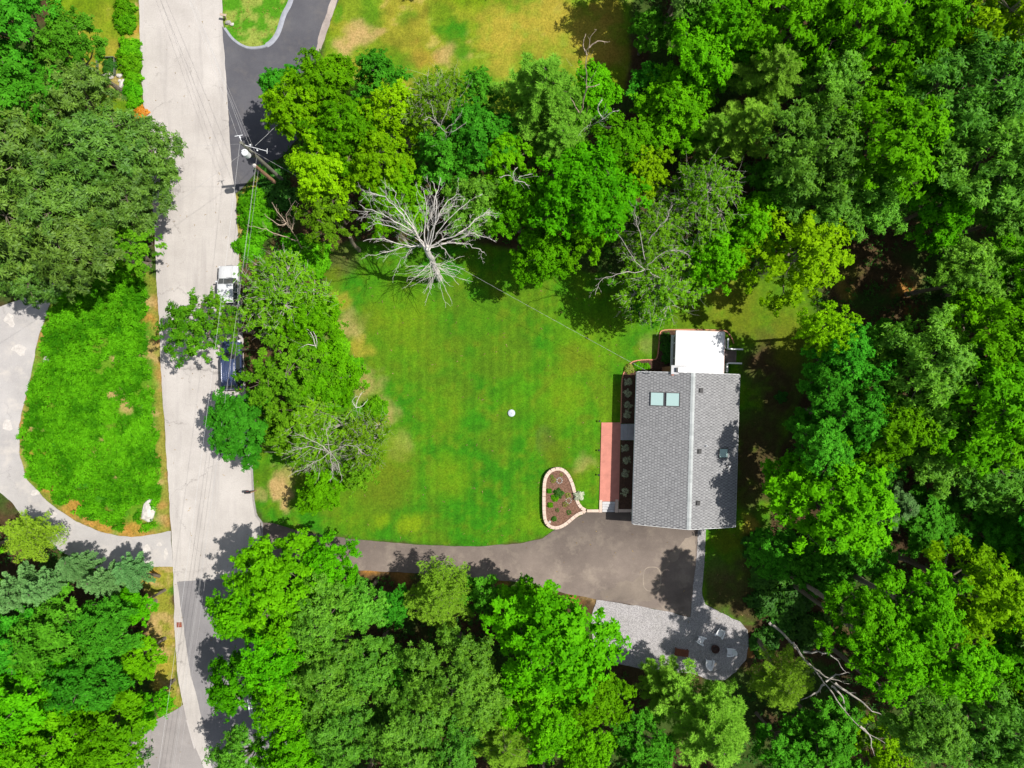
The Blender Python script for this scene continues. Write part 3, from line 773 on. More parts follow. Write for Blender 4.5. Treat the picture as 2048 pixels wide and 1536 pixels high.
# porch
PX0, PX1, PY0, PY1, PZ = -1.24, 3.40, WY + .32, 11.22, 3.35
mb = MB(); mb.box(PX0 + .2, PX1 - .15, WY + .003, PY1 - .25, 0.0, .92)
porch = mb.build('porch', plain('porch_lattice_base', (.42, .42, .41), .8, .1, 3), house)
mb = MB(); mb.box(PX0, PX1, PY0, PY1, PZ - .16, PZ, None, .03); pr_ = mb.build('porch_roof', M['membrane'], porch)
for k in (1, 2, 3):
    mb = MB(); xs = PX0 + k * (PX1 - PX0) / 4; mb.box(xs - .04, xs + .04, PY0 + .03, PY1 - .03, PZ - .01, PZ + .008); mb.build('welded_seam', M['membrane'], pr_)
mb = MB(); mb.box(PX0 + .1, PX1 - .05, PY1 - .02, PY1 + .04, PZ - .17, PZ - .01); mb.box(PX1 - .04, PX1 + .03, PY0 + .05, PY1 - .03, PZ - .17, PZ - .01); mb.build('porch_gutter', plain('pinkish_drip_edge', (.5, .34, .3), .6, .1, 3), porch)
for (x, y) in ((PX0 + .25, PY0 + .25), (PX0 + .25, (PY0 + PY1) / 2 - .6), (PX0 + .25, (PY0 + PY1) / 2 + .9), (PX0 + .25, PY1 - .4), (PX1 - .3, PY1 - .4), (PX1 - .3, PY0 + .25), (PX1 - .3, 9.7), (PX1 - .3, 8.55)):
    mb = MB(); mb.box(x - .06, x + .06, y - .06, y + .06, .92, PZ - .16); mb.build('porch_post', M['white'], porch)
mb = MB(); mb.box(PX0 - .10, PX0 + .12, PY0 + .05, PY1 - .35, 1.85, 1.97, None, .01); mb.build('porch_sill', M['white'], porch)
mb = MB(); mb.box(PX0 + .14, PX0 + .18, PY0 + .05, PY1 - .35, .92, 1.84); mb.build('porch_panel', M['white'], porch)
# railed deck on the east side, with a ramp of boards between two rails
M['deck'] = plain('brown_deck_board', (.135, .105, .095), .8, .25, 2.5)
DX0, DX1 = PX1 - .10, 4.26
for k in range(7):
    mb = MB(); x0 = DX0 + k * .135; mb.box(x0, x0 + .125, PY0 + .1, PY1 - .5, .80, .84); mb.build('deck_board', M['deck'], porch)
for k in range(11):
    mb = MB(); x0 = DX1 + .02 + k * .135; mb.box(x0, x0 + .128, 8.42, 9.62, .80 - (.17 * (k // 3) if k > 4 else 0), .84 - (.17 * (k // 3) if k > 4 else 0)); mb.build('deck_board', M['deck'], porch)
def rail(pts, h):
    mb = MB()
    for (a, b_) in zip(pts[:-1], pts[1:]):
        a = Vector(a); b_ = Vector(b_); d = b_ - a; L = d.length; ang = math.atan2(d.y, d.x)
        mt = Matrix.Translation(a) @ Matrix.Rotation(ang, 4, 'Z')
        mb.box(-.0, L, -.075, .075, h - .05, h, mt, .008)
    rl = mb.build('railing', M['white'], porch)
    mb = MB()
    for (a, b_) in zip(pts[:-1], pts[1:]):
        a = Vector(a); b_ = Vector(b_); d = b_ - a; L = d.length; mt = Matrix.Translation(a) @ Matrix.Rotation(math.atan2(d.y, d.x), 4, 'Z')
        mb.box(.06, L - .06, -.025, .025, .95, 1.0, mt)
    mb.build('lower_rail', M['white'], rl)
    mb = MB()
    for (a, b_) in zip(pts[:-1], pts[1:]):
        a = Vector(a); b_ = Vector(b_); d = b_ - a; n = max(2, int(d.length / .14))
        for i in range(n):
            p = a + d * ((i + .5) / n)
            mb.box(p.x - .018, p.x + .018, p.y - .018, p.y + .018, 1.0, h - .05)
    o = mb.build('baluster', M['white'], rl); o['kind'] = 'stuff'
rail([(DX1 - .05, PY1 - .5, 0), (DX1 - .05, 9.70, 0)], 1.82)
rail([(DX1 + .03, 9.70, 0), (DX1 + 1.46, 9.70, 0)], 1.78)
rail([(DX1 - .05, 8.33, 0), (DX1 - .05, PY0 + .2, 0)], 1.82)
rail([(DX1 + .03, 8.33, 0), (DX1 + 1.38, 8.33, 0)], 1.78)

# ================================================================== walk, steps, beds
zT = TERR
M['redwalk'] = plain('red_stained_paving', (0.43, 0.165, 0.125), .85, .12, 1.6, bmp=.05, world_space=True)
M['pinkblock'] = plain('pinkish_concrete_block', (0.50, 0.385, 0.315), .85, .12, 3, bmp=.1, world_space=True)
M['mulch'] = None
def mulch_mat(name, lo, hi):
    m, nt, b = new_mat(name); p = geo_pos(nt)
    n = noise_node(nt, 7, 6, .8, p); r = ramp(nt, [(.3, lo), (.55, tuple((a + b_) / 2 for a, b_ in zip(lo, hi))), (.75, hi)]); nt.links.new(n.outputs['Fac'], r.inputs['Fac'])
    nt.links.new(r.outputs[0], b.inputs['Base Color']); b.inputs['Roughness'].default_value = .95; b.inputs['Specular IOR Level'].default_value = .1
    bump(nt, b, n.outputs['Fac'], 1.0, .06)
    return m
M['mulch'] = mulch_mat('brown_bark_mulch', (.045, .022, .014), (.30, .17, .12))
M['darkmulch'] = mulch_mat('dark_bark_mulch', (.03, .017, .012), (.13, .075, .05))
def slab(name, px, z0, z1, mat, parent=None):
    k = [G(x, y, z1) for x, y in px]
    mb = MB(); mb.prism(k, z0, z1); return mb.build(name, mat, parent)
# the red walk, of long poured bays that butt end to end
walk = empty('path', (*G(1221, 925, zT), 0)); walk['kind'] = 'structure'
def local(o, parent):
    o.parent = parent; o.matrix_parent_inverse = Matrix.Translation(-parent.location); return o
yb = [845 + i * (1003 - 845) / 6 for i in range(7)]
for i in range(6):
    a, b_ = yb[i], yb[i + 1] - .12
    lx = lambda y: 1203 - 4 * (y - 845) / 158; rx = lambda y: 1241.5 - 3.5 * (y - 845) / 158
    local(slab('paving_slab', [(lx(a), a), (rx(a), a), (rx(b_), b_), (lx(b_), b_)], zT - .1, zT + .05 + .002 * (i % 2), M['redwalk']), walk)
# grey stoop steps to the door
st = empty('stoop', (*G(1255, 864, zT), zT), 0, 'grey concrete stoop of three wide treads at the front door', 'steps')
for i, (a, b_, h) in enumerate(((1241.8, 1248, .17), (1248.3, 1255, .31), (1255.3, 1277, .45))):
    local(slab('tread', [(a, 848), (b_, 848.3), (b_ - .6, 880.5), (a - .6, 880)], zT - .05, zT + h, M['concrete']), st)
# steps down to the drive, with cheek walls
st = empty('steps', (*G(1216, 1013), 0), 0, 'white concrete steps from the red walk down to the driveway', 'steps')
for i in range(4):
    y0 = 1003.3 + i * 5.2
    local(slab('tread', [(1205, y0), (1230.4, y0 + .3), (1230, y0 + 5.1), (1204.5, y0 + 4.9)], 0, zT + .05 - .13 * (i + 0) - .005, M['concretelight']), st)
local(slab('cheek_wall', [(1199, 1000), (1204.5, 1000), (1204, 1025), (1198.5, 1025)], 0, zT + .10, M['pinkblock']), st)
local(slab('cheek_wall', [(1230.8, 999), (1237, 999), (1236.5, 1025), (1230.4, 1025)], 0, zT + .10, M['pinkblock']), st)
# retaining wall of blocks
rw = empty('retaining_wall', (*G(1180, 1022), 0), 0, 'low pinkish block wall between lawn terrace and driveway', 'wall')
for (xa, xb, ya, yb2) in ((1174, 1198, 1019, 1024.5), (1237.2, 1266, 1018.5, 1024.5)):
    n = 3 if xa < 1200 else 4
    for i in range(n):
        a = xa + (xb - xa) * i / n; b_ = xa + (xb - xa) * (i + 1) / n - .2
        local(slab('block', [(a, ya), (b_, ya), (b_, yb2), (a, yb2)], 0, zT + .08, M['pinkblock']), rw)
# flower bed inside a ring of blocks
zB = .48
ringw = smooth_poly([G(x, y, zB) for x, y in RING], 8)
bed = empty('flower_bed', (*G(1115, 1000), 0), 0, 'tear-shaped mulched flower bed inside a ring of pinkish blocks', 'flower bed')
mb = MB(); mb.prism(ringw, 0, zB - .08); local(mb.build('mulch', M['mulch']), bed)
def along(line, step):
    pts = [np.array(line[0])]; acc = 0; out = [pts[0]]
    for a, b_ in zip(line[:-1], line[1:]):
        a = np.array(a); b_ = np.array(b_); L = np.hypot(*(b_ - a)); pos = 0
        while acc + (L - pos) >= step:
            pos += step - acc; acc = 0; out.append(a + (b_ - a) * pos / L)
        acc += L - pos
    return out
ck = along(ringw + [ringw[0]], .46)
for i in range(len(ck)):
    a = ck[i]; b_ = ck[(i + 1) % len(ck)]
    d = b_ - a; L = np.hypot(*d); ang = math.atan2(d[1], d[0])
    mb = MB(); hz = zB + .02 * random.Random(i).random()
    e = .004 if i % 6 else .02
    e1, w = L - e, .165
    mb.add([(e, -w * .98, 0), (e1, -w, 0), (e1, w, 0), (e, w * .98, 0), (e, -w, hz - .015), (e1, -w, hz - .015), (e1, w, hz - .015), (e, w, hz - .015), (e + .01, -w + .015, hz), (e1 - .01, -w + .015, hz), (e1 - .01, w - .015, hz), (e + .01, w - .015, hz)],
           [(3, 2, 1, 0), (0, 1, 5, 4), (1, 2, 6, 5), (2, 3, 7, 6), (3, 0, 4, 7), (4, 5, 9, 8), (5, 6, 10, 9), (6, 7, 11, 10), (7, 4, 8, 11), (8, 9, 10, 11)])
    mt = Matrix.Translation((a[0], a[1], 0)) @ Matrix.Rotation(ang, 4, 'Z')
    o = mb.build('block', M['pinkblock']); o.data.transform(mt); local(o, bed)
# foundation beds
def bed_sheet(name, px, z, mat):
    mb = MB(); poly = subdiv([G(x, y, z) for x, y in px], .4, .03, 3); n = len(poly)
    tri = tessellate_polygon([[Vector((p[0], p[1], 0)) for p in poly]])
    mb.add([(p[0], p[1], z) for p in poly], [tuple(t) for t in tri]); return tag(mb.build(name, mat), kind='structure')
bed_sheet('mulch_bed', [(1242, 847), (1243, 775), (1247, 748), (1256, 734), (1268, 723), (1292, 720), (1313, 718), (1317.5, 700), (1319.5, 670), (1324, 662), (1352, 661), (1352, 760), (1285, 760), (1285, 847)], zT + .035, M['darkmulch'])
bed_sheet('mulch_bed', [(1242, 881), (1285, 881), (1280, 1019), (1237.5, 1018.5)], zT + .035, M['darkmulch'])
M['orangebrick'] = plain('orange_brick', (.47, .20, .12), .85, .25, 12, world_space=True)
ln = smooth_line([G(x, y, zT) for x, y in [(1241.5, 846), (1242.5, 800), (1243.5, 765), (1247, 747), (1256, 733), (1266, 723), (1290, 719.5), (1311, 718.5), (1316, 705), (1318, 685), (1319.5, 668), (1324, 661.5), (1340, 659.5), (1380, 659), (1425, 660), (1450, 662), (1461, 672), (1468, 690)]], 8)
ed = empty('garden_edging', (*G(1300, 719), zT), 0, 'thin orange brick edging curving round the mulched bed and porch', 'edging')
mb = MB(); ck = along(ln, .21); rs = random.Random(3)
for a, b_ in zip(ck[:-1], ck[1:]):
    d = b_ - a; ang = math.atan2(d[1], d[0]); mt = Matrix.Translation((a[0], a[1], 0)) @ Matrix.Rotation(ang + rs.gauss(0, .06), 4, 'Z')
    zz = h1(a[0], a[1]); mb.box(.004, .20, -.05, .05, zz - .08, zz + .075 + .02 * rs.random(), mt)
o = local(mb.build('brick', M['orangebrick']), ed); o['kind'] = 'stuff'

# ================================================================== foliage generators
def unit(v): return v / np.maximum(np.linalg.norm(v, axis=-1, keepdims=True), 1e-9)
def leaves(P, N, nl, L, W, rg, lift=(-.45, .25), droop=.15, dirs=None, spread=None, tint=None):
    """rosettes of nl kite-shaped leaves at tips P facing N"""
    n = len(P)
    r = rg.normal(size=(n, 3)); t = unit(np.cross(N, r)); b = np.cross(N, t)
    ang = (np.arange(nl)[None] * 2 * math.pi / nl + rg.uniform(0, 6.28, (n, 1)) + rg.normal(0, .25, (n, nl)))
    d = np.cos(ang)[..., None] * t[:, None] + np.sin(ang)[..., None] * b[:, None]
    if dirs is not None:
        d = unit(d * spread + dirs[:, None])
    ph = rg.uniform(lift[0], lift[1], (n, nl))[..., None]
    ax = unit(d * np.cos(ph) + N[:, None] * np.sin(ph))
    sd = unit(np.cross(ax, N[:, None] + 0 * ax) + rg.normal(0, .25, (n, nl, 3)))
    up = np.cross(sd, ax)
    Ls = (L * rg.uniform(.7, 1.25, (n, nl)))[..., None]; Ws = (W * rg.uniform(.75, 1.25, (n, nl)))[..., None]
    p = P[:, None] + ax * Ls * .04
    V = np.stack([p, p + ax * Ls * .45 + sd * Ws * .5 + up * Ls * .05, p + ax * Ls - up * Ls * droop, p + ax * Ls * .45 - sd * Ws * .5 + up * Ls * .05], 2).reshape(-1, 3)
    F = np.arange(n * nl * 4).reshape(-1, 4)
    if tint is None: tint = rg.uniform(0, 1, n)
    T = np.clip(np.repeat(tint[:, None], nl, 1) * .75 + rg.uniform(0, .35, (n, nl)), 0, 1)
    return V, F, np.repeat(T.ravel(), 4)

H0, R0, ZC = 14.0, 5.0, 9.3        # nominal tree: height, crown radius, crown centre
def broad(seed, L=.36, W=.19, nl=7, masses=10, boughs=13, tips=14, spiky=1.0, flat=.62, fill=1.0, top=4.7, bot=-2.6, twigs=0, lobe=.32):
    rg = np.random.default_rng(seed)
    C = [np.array((rg.normal(0, .4), rg.normal(0, .4), top - 2.2))]
    rad = [R0 * .46]
    a0 = rg.uniform(0, 6.28)
    n1 = masses - 4
    for k in range(n1):
        a = a0 + 2 * math.pi * k / n1 + rg.normal(0, .18)
        rr = R0 * rg.uniform(.50, .68); C.append(np.array((rr * math.cos(a), rr * math.sin(a), rg.uniform(-1.2, 1.2)))); rad.append(R0 * rg.uniform(.30, .44))
    for k in range(3):
        a = a0 + 2.1 * k + rg.normal(0, .3)
        rr = R0 * rg.uniform(.26, .42); C.append(np.array((rr * math.cos(a), rr * math.sin(a), rg.uniform(1.3, 2.6)))); rad.append(R0 * rg.uniform(.30, .40))
    Ps, Ns, Ts = [], [], []
    skel = []
    for c, r in zip(C, rad):
        mt = rg.uniform(.15, .85)
        nb = int(boughs * fill * (r / (R0 * .38)) ** 2) + 1
        for k in range(nb):
            u = rg.normal(size=3); u[2] = abs(u[2]) * 1.0 - .35; u = u / np.linalg.norm(u)
            ln_ = r * rg.uniform(.70, 1.34) * spiky
            end = c + u * np.array((ln_, ln_, ln_ * .85))
            st_ = c + u * r * .30
            s = rg.uniform(.15, 1.0, tips) ** .75
            w = (.16 + .24 * (1 - np.abs(s - .6))) * r * lobe * 2.1
            off = rg.normal(size=(tips, 3)) * np.array((1, 1, .55)) * w[:, None] * .5
            p = st_ + (end - st_) * s[:, None] + off
            n_ = unit(u * .55 + np.array((0, 0, .75)) + rg.normal(0, .28, (tips, 3)))
            Ps.append(p); Ns.append(n_)
            bt = np.clip(mt * .5 + rg.uniform(0, .5), 0, 1)
            Ts.append(np.clip(bt + rg.normal(0, .14, tips), 0, 1))
            skel.append((c, end))
    P = np.concatenate(Ps); N = np.concatenate(Ns); T = np.concatenate(Ts)
    P[:, 2] = np.maximum(P[:, 2], bot)
    V, F, T2 = leaves(P, N, nl, L, W, rg, tint=T)
    V[:, 2] += ZC
    crown = mesh_arrays('crown', V, F, T2)
    # trunk with limbs to the masses and twigs to the bough ends
    mb = MB(); rr_ = random.Random(seed)
    fork = Vector((rg.normal(0, .15), rg.normal(0, .15), ZC - 2.8))
    mb.tube([(0, 0, -.2), (0.02, 0.03, .4), fork * .5, fork, fork + Vector((0, 0, 2.0)), Vector((C[0][0], C[0][1], ZC + C[0][2] + 1.0))], [.40, .30, .25, .22, .14, .03], 8)
    for c in C[1:]:
        e = Vector((c[0], c[1], c[2] + ZC)); m_ = fork.lerp(e, .5) + Vector((0, 0, -.3))
        mb.tube([fork + Vector((0, 0, rr_.uniform(-.6, .8))), m_, e], [.13, .09, .05], 5)
    for (c, e) in skel[::1 if twigs else 3]:
        a = Vector((c[0], c[1], c[2] + ZC)); b = Vector((e[0], e[1], e[2] + ZC))
        k = 1.0 + (.10 * rr_.random() if twigs else -.1)
        m_ = a.lerp(b, .5) + Vector((rr_.gauss(0, .15), rr_.gauss(0, .15), -.12))
        b2 = a.lerp(b, k)
        mb.tube([a, m_, b2], [.035, .024, .008], 4, cap=False)
        for q in range(twigs):
            t_ = rr_.uniform(.35, .95); s_ = a.lerp(b2, t_)
            d = (b2 - a).normalized() * rr_.uniform(.5, 1.0) + Vector((rr_.gauss(0, .5), rr_.gauss(0, .5), rr_.uniform(0, .7)))
            mid = s_ + d * .5 + Vector((rr_.gauss(0, .08), rr_.gauss(0, .08), 0.05))
            mb.tube([s_, mid, s_ + d * rr_.uniform(.8, 1.1)], [.012, .009, .004], 3, cap=False)
    trunk = mb.mesh('trunk')
    return trunk, crown

def conifer(seed, L=.30, W=.055, nl=7, base=4.3, bot=-5.0, top=4.7, whorls=13, nbr=7, droop=-.10, dens=1.0, curve=1.0, side_len=.34):
    rg = np.random.default_rng(seed)
    Ps, Ns, Ds, Ts = [], [], [], []
    mb = MB()
    mb.tube([(0, 0, -.2), (0.05, 0, ZC - 3), (0, .05, ZC + 1), (0, 0, ZC + top)], [.30, .22, .12, .02], 7)
    for w in range(whorls):
        f = (w + rg.uniform(-.2, .2)) / (whorls - 1); f = min(max(f, 0), 1)
        z = bot + (top - bot) * f
        ln0 = base * (1 - f) ** .75 * (.62 + .38 * min(1, (f * 3 + .35))) + .25
        n = nbr if f < .8 else 5
        a0 = rg.uniform(0, 6.28)
        for k in range(n):
            a = a0 + 2 * math.pi * k / n + rg.normal(0, .14)
            ln_ = ln0 * rg.uniform(.7, 1.15)
            d = np.array((math.cos(a), math.sin(a), 0)); sd = np.array((-d[1], d[0], 0))
            up = .30 + .5 * f
            m = max(3, int(ln_ / .24 * dens)); s = (np.arange(m) + .5) / m; s = .12 + .88 * s
            sag = droop * 4 * s * s * ln_ * .5 + up * s * ln_ * .45
            base_p = d * (s * ln_)[:, None] + np.array((0, 0, 1.0)) * (z + sag)[:, None]
            bt = rg.uniform(.1, .8)
            mb.tube([(0, 0, ZC + z), tuple(base_p[m // 2] + (0, 0, ZC)), tuple(base_p[-1] + (0, 0, ZC))], [.05, .03, .008], 4, cap=False)
            for sg in (-1, 1, 0):
                for rep in range(2):
                    off = sg * side_len * (ln_ * .55) * (1 - s * .72) * rg.uniform(.35, 1.1, m) * (1 if rep else .5)
                    p = base_p + sd * off[:, None] + d * (np.abs(off) * .55)[:, None] + rg.normal(0, .07, (m, 3))
                    if sg == 0 and rep: continue
                    Ps.append(p); Ns.append(unit(np.array((0, 0, 1.0)) + rg.normal(0, .2, (m, 3))))
                    Ds.append(unit(d + sd * sg * .75 + np.array((0, 0, .25)) + rg.normal(0, .12, (m, 3))))
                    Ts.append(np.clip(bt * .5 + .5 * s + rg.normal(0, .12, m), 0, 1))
    P = np.concatenate(Ps); N = np.concatenate(Ns); D = np.concatenate(Ds); T = np.concatenate(Ts)
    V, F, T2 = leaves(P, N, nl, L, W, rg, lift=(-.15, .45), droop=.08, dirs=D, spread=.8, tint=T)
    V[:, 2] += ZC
    return mb.mesh('trunk'), mesh_arrays('crown', V, F, T2)

VAR = {
    'maple': [broad(100 + i, .33, .20, 6, 10, 15, 16, 1.05, lobe=.34) for i in range(4)],
    'oak': [broad(200 + i, .42, .15, 8, 11, 13, 12, 1.16, lobe=.32) for i in range(4)],
    'ash': [broad(300 + i, .34, .15, 7, 11, 15, 15, 1.02, lobe=.38) for i in range(3)],
    'dark': [broad(400 + i, .36, .18, 7, 11, 14, 15, 1.0, lobe=.36) for i in range(3)],
    'lime': [broad(500 + i, .30, .19, 6, 10, 14, 15, 1.08, lobe=.34, fill=.9) for i in range(3)],
    'sparse': [broad(600 + i, .28, .17, 5, 11, 15, 10, 1.08, lobe=.42, fill=.95, twigs=3) for i in range(3)],
    'open': [broad(650 + i, .34, .19, 6, 11, 13, 13, 1.45, lobe=.30, fill=.62) for i in range(3)],
    'pine': [conifer(700 + i, .34, .06, 8, 4.6, -3.6, 4.2, 11, 8, dens=1.1) for i in range(2)],
    'bluepine': [conifer(720 + i, .32, .07, 8, 4.4, -5.5, 4.7, 13, 7, dens=1.0) for i in range(2)],
    'larch': [conifer(740 + i, .30, .05, 7, 4.8, -3.5, 3.2, 11, 8, dens=.9, side_len=.5) for i in range(2)],
}
for k, lst in VAR.items():
    for tr, cr in lst:
        tr.materials.append(M['twig'] if k == 'sparse' else M['bark']); cr.materials.append(M[k])
# no tree grows out of the road, the lawn, the drive or the house: crowns there lean out from the nearest free ground
KEEP_OFF = [gp(PX_LAWN), gp(PX_FIELD), gp(PX_TONGUE), gp([(270, -200), (444, -200), (478, 400), (484, 640), (508, 1010), (530, 1130), (560, 1400), (600, 1760), (190, 1760), (362, 1400), (338, 1000), (313, 560)]),
            gp([(520, 1040), (700, 1074), (1085, 1074), (1172, 1020), (1420, 1040), (1500, 1250), (1500, 1365), (1180, 1330), (1060, 1170), (730, 1145), (520, 1140)]),
            gp([(-260, 590), (0, 610), (98, 560), (112, 500), (130, 500), (40, 850), (152, 1040), (346, 1060), (346, 1134), (200, 1142), (60, 1052), (-260, 960)]), gp([(444, 40), (680, -160), (660, 60), (615, 250), (565, 312), (470, 390)]),
            gp(PX_ISLAND)]
def blocked(x, y):
    return any(float(pip(pl, np.array([x]), np.array([y]))[0]) > -.5 for pl in KEEP_OFF)
def free_base(x, y):
    if not blocked(x, y): return x, y
    for rr_ in np.arange(.5, 7.1, .5):
        for a in np.linspace(0, 2 * math.pi, 16, endpoint=False):
            if not blocked(x + rr_ * math.cos(a), y + rr_ * math.sin(a)): return x + rr_ * math.cos(a), y + rr_ * math.sin(a)
    return x, y
trs = random.Random(42)
mb = MB(); mb.tube([(0, 0, -.02), (0, 0, .1), (0, 0, 1)], [.46, .36, .31], 8); BOLE = mb.mesh('bole'); BOLE.materials.append(M['bark'])
CNT = {k: 0 for k in VAR}
def tree(px, py, r, h, kind, label=None, name='tree', group='trees of the wood'):
    zc = h * ZC / H0
    x, y = G(px, py, zc); rad = r * (CAM_H - zc) / FPX
    bx_, by_ = free_base(x, y)
    i = CNT[kind] % len(VAR[kind]); CNT[kind] += 1
    t = empty(name, (bx_, by_, h1(bx_, by_) - .05), 0, label, 'tree', group)
    lean = Vector((0, 0, 1)).rotation_difference(Vector((x - bx_, y - by_, zc)).normalized())
    t.rotation_euler = (lean.to_matrix() @ Matrix.Rotation(trs.uniform(0, 6.28), 3, 'Z')).to_euler()
    sx = rad / R0
    sz = min(h / H0, sx * 1.18)           # a tall tree keeps its crown's shape and stands on a longer bole
    t.scale = (sx * trs.uniform(.95, 1.06), sx * trs.uniform(.95, 1.06), sz)
    tr, cr = VAR[kind][i]
    up_ = zc / sz - ZC
    a = link_mesh('trunk', tr, None, t, (0, 0, up_)); b = link_mesh('crown', cr, None, t, (0, 0, up_))
    if up_ > .05: link_mesh('bole', BOLE, None, t).scale = (1, 1, up_ + .6)
    return t

# shrub: a small dome, stems and foliage
def bush_mesh(seed, L=.22, W=.12, n=260, nl=6, rough=.32, flat=.8, spread=1.0):
    rg = np.random.default_rng(seed)
    u = rg.normal(size=(n, 3)); u[:, 2] = np.abs(u[:, 2]); u = unit(u)
    lob = 1 + rough * np.sin(u[:, 0] * 5 + seed) * np.cos(u[:, 1] * 4 + seed * .7)
    P = u * np.array((1, 1, flat)) * (rg.uniform(.45, 1.0, n) ** .5 * lob)[:, None]; P[:, 2] += .12
    V, F, T = leaves(P, unit(u * .7 + (0, 0, .6) + rg.normal(0, .2, (n, 3))), nl, L, W, rg)
    mb = MB()
    for k in range(7):
        a = k * .9; mb.tube([(0, 0, -.05), (.3 * math.cos(a), .3 * math.sin(a), .35 * flat), (.7 * math.cos(a), .7 * math.sin(a), .75 * flat)], [.03, .02, .008], 4)
    return mb.mesh('stem'), mesh_arrays('foliage', V, F, T)
BUSH = [bush_mesh(900 + i) for i in range(3)] + [bush_mesh(930, .30, .07, 60, 7)] + [bush_mesh(931, .26, .06, 45, 8, flat=.6)]
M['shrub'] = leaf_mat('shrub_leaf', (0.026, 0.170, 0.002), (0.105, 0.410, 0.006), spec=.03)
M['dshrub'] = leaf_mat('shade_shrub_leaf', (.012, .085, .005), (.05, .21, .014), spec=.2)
M['yshrub'] = leaf_mat('yellow_shrub_leaf', (.12, .22, .006), (.30, .34, .03))
M['hosta'] = leaf_mat('variegated_hosta_leaf', (.20, .27, .12), (.66, .70, .46), tw=.15)
M['whiteflower'] = leaf_mat('white_flower', (.30, .38, .18), (.72, .74, .62), tw=.2, hue=.005)
M['orangeflower'] = leaf_mat('orange_flower', (.40, .16, .006), (.70, .27, .008), tw=.2, hue=.005)
BM = {}
def bush(px, py, r, mat, label, cat='shrub', name='shrub', group=None, var=None, hs=1.0, z=None):
    zz = None
    x, y = G(px, py, .4); zz = h1(x, y) if z is None else z
    v = (int(px + py) % 3) if var is None else var
    key = (v, mat)
    if key not in BM:
        st_, fo = BUSH[v][0], BUSH[v][1].copy()
        if len(st_.materials) == 0: st_.materials.append(M['bark'])
        fo.materials.clear(); fo.materials.append(M[mat]); BM[key] = (st_, fo)
    rad = r / 20.3
    t = empty(name, (x, y, zz - .03), (px * 7 + py) % 6, label, cat, group)
    t.scale = (rad, rad, rad * hs)
    link_mesh('stem', BM[key][0], None, t); link_mesh('foliage', BM[key][1], None, t)
    return t

# ================================================================== TREES
exec_trees = []
def row(group, lst):
    for a in lst: tree(*a[:5], label=a[5], group=group, name=a[6] if len(a) > 6 else {'pine': 'pine_tree', 'bluepine': 'pine_tree', 'larch': 'larch_tree', 'maple': 'maple_tree', 'oak': 'oak_tree'}.get(a[4], 'broadleaf_tree'))
row('oaks west of the road', [
    (45, 60, 105, 14, 'dark', 'deep green tree in the upper left corner beside the yellow lawn'),
    (140, 105, 72, 12, 'dark', 'deep green tree just above the olive oaks, by the small garden bed'),
    (40, 200, 105, 14, 'dark', 'dark tree at the left edge, above the olive oaks'),
    (160, 205, 80, 13, 'oak', 'olive oak nearest the rocks and the roadside hedge'),
    (285, 300, 84, 14, 'oak', 'olive oak reaching farthest over the pale road'),
    (60, 310, 115, 15, 'oak', 'olive oak at the left edge, second below the corner tree'),
    (190, 310, 105, 15, 'oak', 'broad olive oak behind the one over the road'),
    (130, 400, 105, 15, 'oak', 'tall olive oak in the middle of the oak grove'),
    (250, 400, 82, 14, 'oak', 'olive oak throwing jagged shadow on the road'),
    (40, 450, 105, 15, 'oak', 'olive oak at the left edge above the grey lane'),
    (160, 500, 95, 14, 'oak', 'olive oak overhanging the top of the island'),
    (268, 492, 54, 11, 'open', 'small yellowish oak at the road edge above the island'),
    (45, 550, 66, 12, 'oak', 'small oak drooping over the head of the grey lane'),
])
row('trees between the road and the lawn', [
    (385, 652, 74, 11, 'open', 'tree hanging over the road between the two parked vehicles'),
    (456, 652, 34, 9, 'open', 'leafy side crown hanging between the pickup and the dark blue car'),
    (470, 696, 16, 7, 'open', 'small leafy crown over the bonnet of the dark blue car'),
    (430, 606, 30, 9, 'open', 'small leafy crown over the bed of the white pickup'),
    (570, 590, 96, 11, 'sparse', 'thin-leaved twiggy tree beside the white pickup'),
    (614, 642, 66, 10, 'maple', 'green tree at the left edge of the lawn, right of the twiggy one'),
    (578, 748, 86, 11, 'open', 'dense drooping tree beside the dark blue car'),
    (650, 760, 75, 10, 'maple', 'bushy tree along the lawn, behind the dense drooping one'),
    (492, 850, 80, 9, 'dark', 'compact blue-green tree rounding out over the road edge'),
    (585, 850, 78, 10, 'open', 'green tree right of the compact blue-green one'),
    (650, 905, 98, 11, 'sparse', 'half-dead tree with silver twigs above the bare earth'),
    (730, 880, 62, 8, 'sparse', 'thin bright tree spreading onto the lawn'),
    (600, 815, 58, 9, 'open', 'dark leafy tree in the middle of the roadside row'),
    (690, 815, 52, 8, 'open', 'leafy tree at the lawn edge under the small grey dead crown'),
    (600, 905, 44, 8, 'open', 'leafy tree left of the silver-twigged one'),
    (720, 940, 42, 7, 'open', 'low leafy tree at the lawn edge right of the silver-twigged one'),
    (640, 985, 48, 7, 'maple', 'small dense tree below the silver-twigged one'),
])
